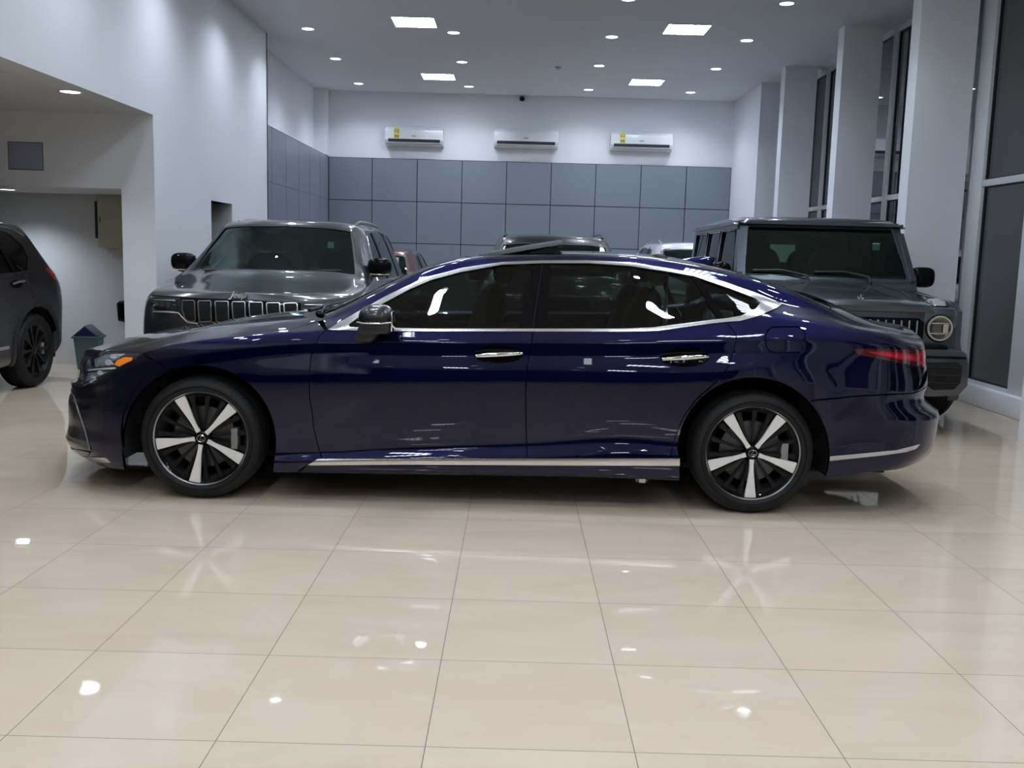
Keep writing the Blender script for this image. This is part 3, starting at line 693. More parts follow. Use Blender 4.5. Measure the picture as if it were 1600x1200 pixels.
    return root
_l=lathe
def lathe(name,prof,m,parent=None,axis='z',n=48,smooth=True,center=(0,0,0),angle=40,closed=False):
    if axis=='y0':   # height runs along +y directly
        o=_l(name,[(r,-h) for r,h in prof],m,parent,'y',n,smooth,(center[0],0,center[2]),angle,closed)
        for v in o.data.vertices: v.co.y=-v.co.y if False else v.co.y
        return o
    return _l(name,prof,m,parent,axis,n,smooth,center,angle,closed)
def superell(name,c,r,m,parent,p=2.6,rot=None,fn=None):
    bm=bmesh.new();bmesh.ops.create_uvsphere(bm,u_segments=32,v_segments=20,radius=1)
    for v in bm.verts:
        d=v.co.normalized();k=(abs(d.x)**p+abs(d.y)**p+abs(d.z)**p)**(-1/p);q=Vector((d.x*k*r[0],d.y*k*r[1],d.z*k*r[2]))
        if fn:q=fn(q)
        if rot:q=rot@q
        v.co=q+Vector(c)
    return part(name,bm_mesh(name,bm,m,True),parent)
def seat(parent,x,y,z,m,s=1.0):
    """front seat facing -x"""
    o=superell('seat',(x,y,z+.06),(.26,.24,.11),m,parent,3.2)
    superell('backrest',(x+.27,y,z+.42),(.10,.24,.36),m,o,3.2,Matrix.Rotation(math.radians(14),3,'Y'))
    superell('headrest',(x+.40,y,z+.88),(.06,.14,.095),m,o,3);tube('headrest_post',[(x+.36,y,z+.70),(x+.39,y,z+.84)],.012,CHROME,o)
    return o
def steering(parent,x,y,z,r=.18):
    bm=bmesh.new();pts=[(x+.08*math.sin(a)*-1+0,y+r*math.cos(a),z+r*.92*math.sin(a)) for a in [i*2*math.pi/32 for i in range(33)]]
    add_tube(bm,pts,.014,8)
    add_tube(bm,[(x,y-r,z),(x,y+r,z)],.014,6);add_tube(bm,[(x,y,z),(x+.07,y,z-r*.9)],.014,6);add_tube(bm,[(x-.15,y,z-.1),(x,y,z)],.03,8)
    return part('steering_wheel',bm_mesh('steering_wheel',bm,INT,angle=50),parent)

# ---------- the blue sedan ----------
S=blue_surface();S.prep()
car=thing('sedan','long deep blue four-door sedan with chrome window trim in the centre foreground','car',(BX,BY,0))
AF=(311,691,119.5);AR=(1177,709,118.5)
def C(i): return 2*(S.K-1)-i
belt_px=[(511.5,516.3),(600,517.5),(831,518.3),(980,518.5),(1030,517),(1063.5,512.5),(1100,507.5),(1135,503.2)]
doorA=[(507.5,518),(498.5,525.5),(495.5,533),(489.5,545),(485,564.5),(483.5,590),(483.5,618.5),(487,640),(490,668.5),(497.5,700),(503.5,716.5)]
doorB=[(832.6,518),(830.7,532.5),(823.8,574.6),(821,609),(822,666.6),(823.8,716)]
doorC=[(1135,503.2),(1142.5,512.5),(1150,523),(1150.7,532),(1145.5,550),(1137,574.6),(1118,597.6),(1087.5,624.5),(1068,651),(1055,682),(1047,716)]
ch_top=[(511.5,516),(555,490),(600,465),(630,450),(666,434),(720,419.5),(785,410),(848,407.5),(920,407.5),(984,410.5),(1042.5,419.5),(1084.5,427.5),(1135,442),(1172.5,455.5),(1200,466),(1222,475.5)]
ch_low=[(1222,475.5),(1214.5,481.5),(1183,495),(1156,502),(1135,503.5)]
hoodline=[(222,553),(262,541.5),(310,532),(370,527.5),(416,524),(455,514),(485,506),(496,500.5)]
headtop=[(140,552),(157,548.5),(180,549.5),(198,551.5),(222,553)]
fb=[(222,553),(245,566),(263,578)]
rb=[(1268,626),(1345,618.5),(1426,614.5)]
def arc(A,a0,a1): return circ_px(*A,a0,a1,26)
far_panels=[]
def body_panel(name,poly,m=BLUE,parent=car,far=True,**k):
    o=panel(S,name,poly,m,parent,**k)
    if far:
        kk=dict(k);kk['grid']=.05;panel(S,name,poly,m,parent,mirror=True,**kk)
    return o
def P(pts,**k): return pp(S,pts,**k)
def O(pts): return pp(S,pts,closed=False)
# ellipse holes for the handles, rounded hole for the fuel door
def ell(cx,cy,a,b,n=28): return [(cx+a*math.cos(2*math.pi*i/n),cy+b*math.sin(2*math.pi*i/n)) for i in range(n)]
h1=P(ell(779,553.5,38.5,13.5));h2=P(ell(1070,558.5,38.5,13.5))
def rrect(x0,y0,x1,y1,r,n=6):
    o=[]
    for cx,cy,a in ((x1-r,y0+r,-90),(x1-r,y1-r,0),(x0+r,y1-r,90),(x0+r,y0+r,180)):
        o+=[(cx+r*math.cos(math.radians(a+90*i/n)),cy+r*math.sin(math.radians(a+90*i/n))) for i in range(n+1)]
    return o
fuel=P(rrect(1196.5,510.5,1258,551,15))
fd=body_panel('front_door',O(belt_px[:3]+[(832,518)])+O(doorB)+O([(823.8,716.3),(503.5,716.8)])+O(doorA[::-1]),holes=[h1])
rd=body_panel('rear_door',O([(833,518)]+belt_px[3:])+O(doorC)+O([(1047,716),(824,716.3)])+O(doorB[::-1]),holes=[h2])
i_e=math.degrees(math.asin((578-691)/119.5));
fnd=O(hoodline)+O([(496,500.5),(508,516.5)])+O(doorA)+O([(503.5,717),(497,718),(480,726.5),(462,738),(427,738)])+O(arc(AF,2,-100)+[(263,578)])+O([(263,578),(245,566),(222,553)])
body_panel('front_fender',fnd)
# roof side, pillars and rear quarter as one pressing
v_g=11.0
xg0=1.0
sA=[P([(496,500.5)])[0]]
sW0=s_at(S,S.ev(*[np.array([q]) for q in P([(503,499)])[0]])[0][0],v_g)   # base of windscreen at the pillar
s_hdr=s_at(S,on_y(738,400,BY-.6)[0]-BX,v_g)
s_rh=s_at(S,on_y(1150,425,BY-.6)[0]-BX,v_g)
s_rg=s_at(S,on_y(1296,483,BY-.66)[0]-BX,v_g)
s_end=S.len
sT=P([(1441,528)])[0]
qp=O(ch_top)+O(ch_low[:-1]+[(1137,503.5)])+O(doorC)+O([(1047,716),(1062,716)])+O([(1062,716)]+arc(AR,178,318)[1:])+O(rb)+O([(1426,614.5),(1434,610),(1440,596),(1449,574)])
q_end=qp[-1]
qp+=[(q_end[0],8.6),(q_end[0]-.03,10.2),(s_rg+.02,v_g),(s_rh,v_g),((s_hdr+s_rh)/2,v_g),(s_hdr,v_g)]
# windscreen edge follows the pillar (v=11) down to the base
ws=np.linspace(s_hdr,sW0,14)[1:]
qp+=[(float(a),v_g) for a in ws]
body_panel('body_side_frame',qp,holes=[fuel])
# windscreen, roof, rear window: across the car
def across(name,s0f,s1f,m,v0=v_g,**k):
    vv=np.linspace(v0,C(v0),15)
    p=[(s0f(v),v) for v in vv]+[(s1f(v),v) for v in vv[::-1]]
    return panel(S,name,p,m,car,**k)
xw_side=float(S.ev(np.array([sW0]),np.array([v_g]))[0][0]);xh=on_y(738,400,BY-.6)[0]-BX;xrh=on_y(1150,425,BY-.6)[0]-BX;xrg=on_y(1296,483,BY-.66)[0]-BX
def fx(xs,xc): return lambda v:s_at(S,xs+(xc-xs)*math.cos((v-13)/2*math.pi/2),min(max(v,0),26))
windscreen=across('windshield',fx(xw_side+.02,xw_side-.17),fx(xh,xh-.06),WGLASS,grid=.03,rim=.006,gap=.004)
# the roof has an opening for the tilted glass
vr0=11.35
def sx(x,v): return s_at(S,x,v)
xs0=on_y(752,399,BY-.35)[0]-BX;xs1=on_y(877,392,BY-.35)[0]-BX
hole=[(sx(xs0,vr0),vr0),(sx(xs0-.03,13),13),(sx(xs0,C(vr0)),C(vr0)),(sx(xs1,C(vr0)),C(vr0)),(sx(xs1,13),13),(sx(xs1,vr0),vr0)]
across('roof',fx(xh,xh-.06),fx(xrh,xrh+.04),BLUE,grid=.03,holes=[hole])
across('rear_window',fx(xrh,xrh+.04),fx(xrg,xrg+.09),glass('rear_window_glass',(.10,.12,.12),0,1.55),grid=.03,rim=.006,gap=.003)
# raised sunroof panel, hinged at its front edge
bm=bmesh.new();nx,ny=14,10;G=[]
for i in range(nx+1):
    row=[]
    for j in range(ny+1):
        a=i/nx;vv=vr0+(C(vr0)-vr0)*j/ny;x=xs0+.015+(xs1-xs0-.02)*a
        q=S.ev(np.array([sx(x,vv)]),np.array([vv]))[0];row.append((q[0],q[1]*.985,q[2]+.010+.060*a**1.1))
    G.append(row)
top_=[[bm.verts.new(p) for p in r] for r in G];bot_=[[bm.verts.new((p[0],p[1],p[2]-.020)) for p in r] for r in G]
for i in range(nx):
    for j in range(ny):
        bm.faces.new((top_[i][j],top_[i+1][j],top_[i+1][j+1],top_[i][j+1]));bm.faces.new((bot_[i][j],bot_[i][j+1],bot_[i+1][j+1],bot_[i+1][j]))
for j in range(ny):
    bm.faces.new((top_[0][j],top_[0][j+1],bot_[0][j+1],bot_[0][j]));bm.faces.new((top_[nx][j],bot_[nx][j],bot_[nx][j+1],top_[nx][j+1]))
for i in range(nx):
    bm.faces.new((top_[i][0],bot_[i][0],bot_[i+1][0],top_[i+1][0]));bm.faces.new((top_[i][ny],top_[i+1][ny],bot_[i+1][ny],bot_[i][ny]))
srf=part('sunroof_panel',bm_mesh('sunroof_panel',bm,mat('sunroof_glass',(.24,.26,.25),.15,.2,1),angle=40),car,label='tilted glass sunroof panel')  # opaque grey: the ceiling's reflection is put into the glass colour
e=G[nx];boxes('sunroof_seal',[(e[k][0]-.03,e[k][0]+.004,min(e[k][1],e[k+1][1]),max(e[k][1],e[k+1][1]),e[k][2]-.036,e[k][2]-.020) for k in range(ny)],BLKT,srf)
for sgn in (1,-1):
    tube('hinge_arm',[(G[nx-3][0][0]-.25,sgn*.40,G[3][0][2]-.04),(G[nx-2][0][0],sgn*.40,G[nx-2][1][2]-.02)],.009,BLKT,srf)
# hood
hl=O(hoodline);hn=[(s,v) for s,v in O(headtop)]
hc_x=xw_side-.24
hv=np.linspace(hl[-1][1],C(hl[-1][1]),15);x_e=float(S.ev(np.array([hl[-1][0]]),np.array([hl[-1][1]]))[0][0])
rear=[(s_at(S,x_e+(hc_x-x_e)*math.sin(math.pi*(v-hv[0])/(hv[-1]-hv[0])),v),float(v)) for v in hv[1:-1]]
hood_poly=hn+hl[1:]+rear+[(s,C(v)) for s,v in hl[::-1]]+[(s,C(v)) for s,v in hn[::-1][1:]]+[(.0,C(11.3)),(.0,11.3)]
hood=panel(S,'hood',hood_poly,BLUE,car,grid=.03)
# cowl between hood and glass
cw=[(s_at(S,x_e+(hc_x-x_e)*math.sin(math.pi*(v-hv[0])/(hv[-1]-hv[0])),v),float(v)) for v in hv]
cw+=[(s_at(S,xw_side+.03-.19*math.sin(math.pi*(v-hv[0])/(hv[-1]-hv[0])),v),float(v)) for v in hv[::-1]]
panel(S,'cowl',cw,BLKT,car,off=-.006,grid=.04,gap=0)
for (y0,y1) in ((-.30,.42),(.35,-.62)) :
    a=[(xw_side-.16,y0,.0),(xw_side-.10,(y0+y1)/2,0),(xw_side-.02,y1,0)];pts=[]
    for x,y,_ in a:
        vv=13-2*abs(y)/.68;vv=vv if y<0 else 26-vv;q=S.ev(np.array([s_at(S,x,vv)]),np.array([vv]))[0];pts.append((q[0]-.0,q[1],q[2]+.02))
    tube('wiper',pts,[.014,.009,.005],BLKT,car,6)
# front bumper across the nose (front face is s near 0)
low=O([(427,738)])
bp=fb+[(263,578)]+arc(AF,246,175)+[(192,690),(190.5,700),(193.5,727),(195,734)]
bl=O(headtop[::-1][:1]+[(245,566),(263,578)])+O(arc(AF,246,176)+[(191,705),(193.5,727),(195,734)])+O([(195,734),(162,730.5),(138,724),(124,716)])
vb=1.0
bl=[(s,max(v,vb)) for s,v in bl]
near=[(0,11.3)]+hn+bl[1:]+[(s,vb) for s in (bl[-1][0]*.6,bl[-1][0]*.3,0)]
bumper=panel(S,'front_bumper',near,BLUE,car,grid=.02)
panel(S,'front_bumper_far_side',near,BLUE,car,grid=.05,mirror=True).name='front_bumper'
# rear bumper
rl=O([(1268,626)]+[(1290,700-20),(1294.6,705),(1294,721),(1288,746)])
rbp=O(rb)+[(s_end,5.6),(s_end,1.0)]+[(a,1.0) for a in np.linspace(s_end,P([(1414,733)])[0][0],8)[1:]]+O([(1414,732.5),(1345,739.7),(1289,746.8)])+O(arc(AR,18,-42)[0:])
body_panel('rear_bumper',rbp)
# boot lid and rear face
tb=[(s_rg+.03,v_g),(q_end[0]-.03,10.2),(q_end[0],8.6),(q_end[0],q_end[1]),O(rb)[-1],(s_end,5.6)]
tl=tb+[(s_end,C(5.6))]+mir(S,tb[::-1])[1:]
vv=np.linspace(v_g,C(v_g),13)
tl+=[(fx(xrg,xrg+.10)(v),float(v)) for v in vv[::-1]][0:]
trunk=panel(S,'trunk_lid',tl,BLUE,car,grid=.03)
# rocker
rk=O([(480,727),(1062,728),(1062.5,751),(930,745.5),(650,741),(462,738.3)])
body_panel('rocker_panel',rk)
# chrome: sill strip, bumper strips, window frame
def overlay(name,px,m,off=.004,parent=car,far=True,rim=.008,grid=.015,**k):
    q=P(px,step=7);o=panel(S,name,q,m,parent,off=off,rim=rim,grid=grid,gap=0,**k)
    if far: panel(S,name,q,m,parent,off=off,rim=rim,grid=.04,gap=0,mirror=True,**k)
    return o
overlay('sill_chrome_strip',[(481,726),(497,717.6),(640,717),(900,716),(1062,716),(1062,727.5),(900,727),(640,725.5),(486,726.5)],TRIMC,.006)
overlay('front_chrome_strip',[(130,713),(165,714.5),(174,722),(137,720.5)],TRIMC,.006)
overlay('rear_chrome_strip',[(1296,713),(1345,708.5),(1400,703),(1437,693.5),(1430,701),(1415,706),(1380,711),(1296,720)],TRIMC,.006)
ch_in_top=[(545,507.5),(569,490.5),(610,468.5),(640,452.5),(675,437.5),(720,425.5),(785,414),(848,411.8),(920,411.8),(984,416),(1042.5,425),(1084.5,432),(1135,449.5),(1160,459),(1180,467),(1187.5,474)]
ch_in_low=[(1187.5,474),(1180,484),(1157.5,494),(1135,497.8),(1109.5,500.5),(1060,507),(1020,512),(975,514),(900,514),(680,514),(546,511.8),(545,507.5)]
ct=panel(S,'window_chrome_top',O(ch_top)+O(ch_in_top[::-1]),TRIMC,car,off=.004,rim=.012,grid=.012,gap=0)
cl=panel(S,'window_chrome_lower',O([(511.5,516.3),(545,507.5),(546,511.8),(680,514),(900,514),(975,514),(1020,512),(1060,507),(1109.5,500.5),(1135,497.8),(1157.5,494),(1180,484),(1187.5,474)])+O(ch_low)+O(belt_px[::-1][1:]),TRIMC,car,off=.005,rim=.012,grid=.012,gap=0)
for nm,q in (('window_chrome_top',O(ch_top)+O(ch_in_top[::-1])),): panel(S,nm,q,CHROME,car,off=.004,rim=.01,grid=.03,gap=0,mirror=True)
# side glass and black pillars
def gl(name,px,m=SGLASS,off=-.008,far=True,**k):
    q=P(px,step=9);panel(S,name,q,m,car,off=off,rim=.004,grid=.03,gap=0,**k)
    if far: panel(S,name,q,m,car,off=off,rim=.004,grid=.06,gap=0,mirror=True,**k)
gl('front_side_window',[(543,512),(543,507),(569,490),(610,468),(640,452),(675,437),(720,425),(785,413.5),(836,412),(834,416.5),(826,450),(810,514.5)])
gl('rear_side_window',[(860,411.5),(920,411.5),(984,415.5),(1042,424.5),(1041,513),(975,514.5),(853,514.5),(858,450)])
gl('rear_door_small_window',[(1043.5,424.5),(1081,431),(1122,500),(1060,508),(1042,511)])
gl('quarter_window',[(1092,433),(1135,449),(1160,458.5),(1180,466.5),(1188,474),(1180,484.5),(1157.5,494.5),(1132.5,498.5)])
gl('b_pillar',[(837,411.5),(860,411.5),(858,450),(853,514.5),(810,514.5),(826,450)],BLK,-.003)
gl('c_pillar_trim',[(1081,430.5),(1093,433),(1133,498.5),(1122,500.5)],BLK,-.003)
gl('window_divider',[(1041.3,424),(1044.3,424.5),(1043.3,511.5),(1040.3,512)],BLK,-.002,False)
ribbon(S,'pillar_seam',O([(847.5,413),(832,513)]),.004,LINER,car,-.0015)
# handles
def handle(px,py):
    e=P(ell(px,py,39,14));c=P([(px,py)])[0]
    b=panel(S,'handle_recess',e,BLK,car,rim=0,grid=.008,gap=0,offf=lambda s,v:-.040*np.clip(1-((s-c[0])/.142)**2-((v-c[1])/((P_h)))**2,0,1)**.7)  # body-coloured cup; its dark reflection is put in as black
    a0,a1=P([(px-35,py+3)])[0],P([(px+37,py-1)])[0]
    pts=[];rr=[]
    for t in np.linspace(0,1,13):
        s=a0[0]+(a1[0]-a0[0])*t;v=a0[1]+(a1[1]-a0[1])*t;o=.006+.020*math.sin(math.pi*t)**.6
        q=S.ev(np.array([s]),np.array([v]))[0]+S.nor(np.array([s]),np.array([v]))[0]*o;pts.append(q);rr.append(.004+.0085*math.sin(math.pi*min(1,t*.9+.08))**.6)
    tube('door_handle',pts,rr,CHROME,car,12,.55,up=(0,0,1)).parent=car
P_h=.9
_e=P(ell(779,553.5,38.5,13.5));P_h=max(v for s,v in _e)-P([(779,553.5)])[0][1]
handle(779,553.5)
_e=P(ell(1070,558.5,38.5,13.5));P_h=max(v for s,v in _e)-P([(1070,558.5)])[0][1]
handle(1070,558.5)
# fuel door
panel(S,'fuel_door',fuel,BLUE,car,off=0.0,rim=.01,grid=.02,gap=.0034)
# headlamp
hp=[(222,553.5),(207,564),(180,578),(157.5,588.5),(141,597.5),(130,602.5),(124,601),(124.5,590),(131,577),(141.5,563),(157,551.5),(180,550.5),(198,552)]
hd=overlay('headlight',hp,HEADD,.003,far=True)
def det(name,px,m,off=.006,label=None):
    o=panel(S,name,P(px,step=5),m,hd,off=off,rim=.004,grid=.01,gap=0);
    if label:o['label']=label
    return o
det('amber_reflector',[(180,570.5),(185,563.5),(195,559.5),(208.5,559.5),(206.5,563.5),(187,573)],AMBER,.007,'amber reflector')
det('light_bar',[(139,577.5),(160,575.8),(181,574.3),(181,577),(160,578.6),(139,580.2)],LENSM,.007)
for cx,cy,a,b in ((171,567.5,5.5,4.6),(158,583.5,4.2,3.6),(178,558.5,4.6,3.6),(146.5,590,3,2.6)):
    det('projector_lens',ell(cx,cy,a,b,14),LENSM,.009)
det('lamp_reflector',[(148,562),(168,554),(196,553.5),(188,559),(166,572),(150,574)],mat('lamp_silver_blue',(.30,.36,.42),.25,.5,1),.004)
det('upper_reflector',[(176,554),(196,554),(190,557),(178,558)],LENSM,.006)
det('lower_reflector',[(139,583),(170,580.5),(160,586),(143,594),(134,596)],mat('lamp_silver_blue',(.30,.36,.42),.25,.5,1),.004)
det('lamp_edge_strip',[(141,597),(151,591.5),(152,593),(143,598.5)],LENSM,.007)  # the lamp's edge highlight, put in as a pale strip
# grille and side vent on the nose
gp=[(-.02,8.9),(.12,8.7),(.22,8.0),(.24,7),(.18,5.2),(.24,3.6),(.32,2.2),(.30,1.6),(-.02,1.5)]
full=[(s,v) for s,v in gp if s>0];full=[(0,8.9)]+full+[(0,1.5)];full=full+[(-s,v) for s,v in full[::-1][1:-1]]
gr=panel(S,'grille',full,BLK,car,off=.006,rim=.02,grid=.03,gap=0)
ribbon(S,'grille_surround',[(0,9.0)]+gp[1:-1]+[(.0,1.5)],.016,CHROME,gr,.006,rise=.003);ribbon(S,'grille_surround',[(0,9.0)]+[(-s,v) for s,v in gp[1:-1]]+[(.0,1.5)],.016,CHROME,gr,.006,rise=.003)
for v in np.arange(2.2,8.6,.5): ribbon(S,'grille_bar',[(-.16,v),(0,v+.12),(.16,v)],.010,mat('dark_chrome',(.2,.2,.21),.2,1),gr,.008,rise=.005)
vent=overlay('bumper_vent',[(111,607),(113.5,612),(122.5,640),(133.5,672),(141,704),(127,702),(110,700),(108.5,690),(107.5,660),(108,630)],mat('vent_dark_grey',(.03,.03,.032),.25,.2,.5),.004)
vq=O([(112,609),(122.5,640),(133.5,672),(141.5,704)]);ribbon(S,'vent_edge',vq,.007,mat('vent_edge_grey',(.16,.16,.165),.3,.5),vent,.005,rise=.002)
overlay('bumper_lip',[(110,700),(127,702.5),(142,706),(139,712),(122,709)],BLUE,.008,rim=.012)
lq=O([(111.5,702),(120,709),(131,714.5)]);ribbon(S,'lip_chrome',lq,.005,SATIN,car,.008,rise=.001)
# tail lamp and the black part of the tail
tl=overlay('tail_light',[(1332.5,545),(1365,545.3),(1400,545.8),(1443,547),(1446,556),(1443,571.5),(1430,571),(1400,566.3),(1370,560),(1340,554.5)],REDD,.004)
for nm,px,m in (('red_wedge',[(1352,549.5),(1380,549),(1440,555),(1441,566),(1415,563.5),(1380,556.5)],REDM),('bright_strip',[(1370,552),(1425,556),(1431,562),(1400,559)],REDB),('end_bar',[(1436,549),(1443,549),(1443.5,570.5),(1437,570)],REDB)):
    panel(S,nm,P(px,step=6),m,tl,off=.006,rim=.002,grid=.012,gap=0)
overlay('tail_black_panel',[(1415,572),(1443,574),(1440,585),(1436,596),(1433,609),(1427.5,610),(1430.5,590.5),(1427,579)],BLK,.003)
# spoiler lip along the boot edge
bm=bmesh.new();rows=[]
for y in np.linspace(-.80,.80,25):
    x=4.235-.26*abs(y/.82)**3.0;z=.992-.018*abs(y/.82)**2;k=.35+.65*(1-abs(y/.82)**4)
    rows.append([bm.verts.new((x+a*k,y,z+b)) for a,b in ((-.36,-.052),(-.28,-.020),(-.18,.0),(-.08,.010),(.008,.012),(.020,.005),(.012,-.012),(-.03,-.05),(-.05,-.09))])
for A,B in zip(rows,rows[1:]):
    for k in range(8): bm.faces.new((A[k],A[k+1],B[k+1],B[k]))
bm.faces.new(rows[0]);bm.faces.new(rows[-1][::-1]);part('boot_spoiler',bm_mesh('boot_spoiler',bm,BLUE,angle=45),car)
for sg in (-1,1):
    ex=part('exhaust_trim',box('exhaust_trim',4.10,4.19,sg*.60-.14,sg*.60+.14,.40,.56,CHROME,None,.012).data,car);bpy.data.objects.remove(bpy.data.objects['exhaust_trim.001' if 'exhaust_trim.001' in bpy.data.objects and bpy.data.objects['exhaust_trim.001'].parent is None else 'exhaust_trim'])
# mirror
def mirror(sg):
    y=sg*(BY-(on_y(588,500,5.28)[1]));cx=on_y(588,500,5.27)[0]-BX;cz=on_y(588,498,5.27)[2]
    h=superell('mirror_housing',(cx+.005,sg*1.07,cz-.006),(.098,.115,.085),BLACKP,car,2.6,fn=lambda q:Vector((q.x,q.y,max(q.z,-.004))))
    tube('chrome_line',[(cx-.088,sg*1.165,cz-.013),(cx-.05,sg*1.184,cz-.017),(cx+.04,sg*1.184,cz-.017),(cx+.092,sg*1.17,cz-.010)],.0045,CHROME,h)
    zz=lambda px,py:(on_y(px,py,5.27)[0]-BX,on_y(px,py,5.27)[2])
    prism('mirror_base',[zz(567,503),zz(564,512),zz(569,520),zz(611,519.5),zz(613,503)],'y',sg*1.175,sg*.99,BLKT,h,.008)
    zf=lambda px,py:(on_y(px,py,5.42)[0]-BX,on_y(px,py,5.42)[2])
    prism('mirror_foot',[zf(567,505),zf(560,526),zf(566,531),zf(586,531.5),zf(593,522),zf(596,505)],'y',sg*1.06,sg*.90,BLKT,h,.010)
    box('mirror_glass',cx+.090,cx+.100,sg*1.07-.09,sg*1.07+.09,cz-.06,cz+.045,CHROME,h,.004)
mirror(-1);mirror(1)
# shark-fin aerial
xa=on_y(1090,404,BY)[0]-BX;za=float(S.ev(np.array([s_at(S,xa,13)]),np.array([13.]))[0][2])
bm=bmesh.new();rs=[]
for t in np.linspace(0,1,10):
    w=.032*math.sin(math.pi*(.12+.8*t))**.6;h=.068*(t**.8)*(1 if t<.85 else 1-(t-.85)*1.5);x=xa-.11+.20*t;zz=float(S.ev(np.array([s_at(S,x,13)]),np.array([13.]))[0][2])
    rs.append([bm.verts.new((x+.03*k2*t,y*w,zz+z*h-.004)) for y,z,k2 in ((-1,0,0),(-.75,.45,.3),(-.3,.9,.8),(0,1,1),(.3,.9,.8),(.75,.45,.3),(1,0,0))])
for A,B in zip(rs,rs[1:]):
    for k in range(6): bm.faces.new((A[k],A[k+1],B[k+1],B[k]))
bm.faces.new(rs[-1]);bm.faces.new(rs[0]);part('roof_aerial',bm_mesh('roof_aerial',bm,BLUE,angle=50),car)
# wheels, liners, underbody
for cx,cz,ph in ((0,.350,-27),(3.125,.350,36)):
    wheel_geo(car,cx,cz,-.935,-1,.350,.262,.225,'sedan',ph)
    wheel_geo(car,cx,cz,.935,1,.350,.262,.225,'suv',ph)
    for sg in (-1,1):
        bm=bmesh.new();A=[];B=[]
        for i in range(29):
            a=math.radians(-18+216*i/28);x=cx+.455*math.cos(a);z=max(.20,.362+.455*math.sin(a));A.append(bm.verts.new((x,sg*.925,z)));B.append(bm.verts.new((x,sg*.60,z)))
        for k in range(28): bm.faces.new((A[k],A[k+1],B[k+1],B[k]))
        bm.faces.new(B);part('wheel_arch_liner',bm_mesh('wheel_arch_liner',bm,LINER,True),car)
boxes('underbody',[(-.80,4.0,-.60,.60,.19,.32),(.48,2.62,-.86,.86,.20,.30),(.46,.50,-.90,.90,.2,.8),(2.60,2.66,-.86,.86,.2,.78),(3.60,3.66,-.86,.86,.25,.80),(-.52,-.48,-.86,.86,.22,.6),(-.5,.5,-.58,.58,.3,.72),(2.6,3.9,-.58,.58,.3,.8)],LINER,car)
boxes('cabin_floor',[(.5,2.65,-.85,.85,.30,.34),(.40,.48,-.80,.80,.3,.95),(.5,2.65,-.885,-.84,.3,.82),(.5,2.65,.84,.885,.3,.82)],INT,car)
boxes('exhaust_parts',[(.9,2.3,-.74,-.68,.155,.19),(1.0,1.25,-.80,-.7,.15,.2),(1.7,1.9,-.78,-.70,.16,.2)],BLKT,car,.01)
box('jack_point',2.50,2.54,-.83,-.80,.14,.18,SATIN,car,.004,M=None)
for sg in (-1,1):
    seat(car,1.28,sg*.40,.46,SEATM)
    seat(car,2.22,sg*.38,.48,SEATM)
superell('dashboard',(.66,0,.80),(.24,.78,.14),INT,car,3.4);steering(car,.92,-.38,.86)
superell('parcel_shelf',(3.0,0,.88),(.35,.62,.05),INT,car,3)
box('rear_sunshade',2.62,2.64,-.68,-.66,1.0,1.2,mat('sunshade_grey',(.2,.24,.23),.7),car)
superell('headliner',(1.95,0,1.35),(.55,.45,.02),mat('headliner_dark',(.05,.048,.045),.8),car,3)
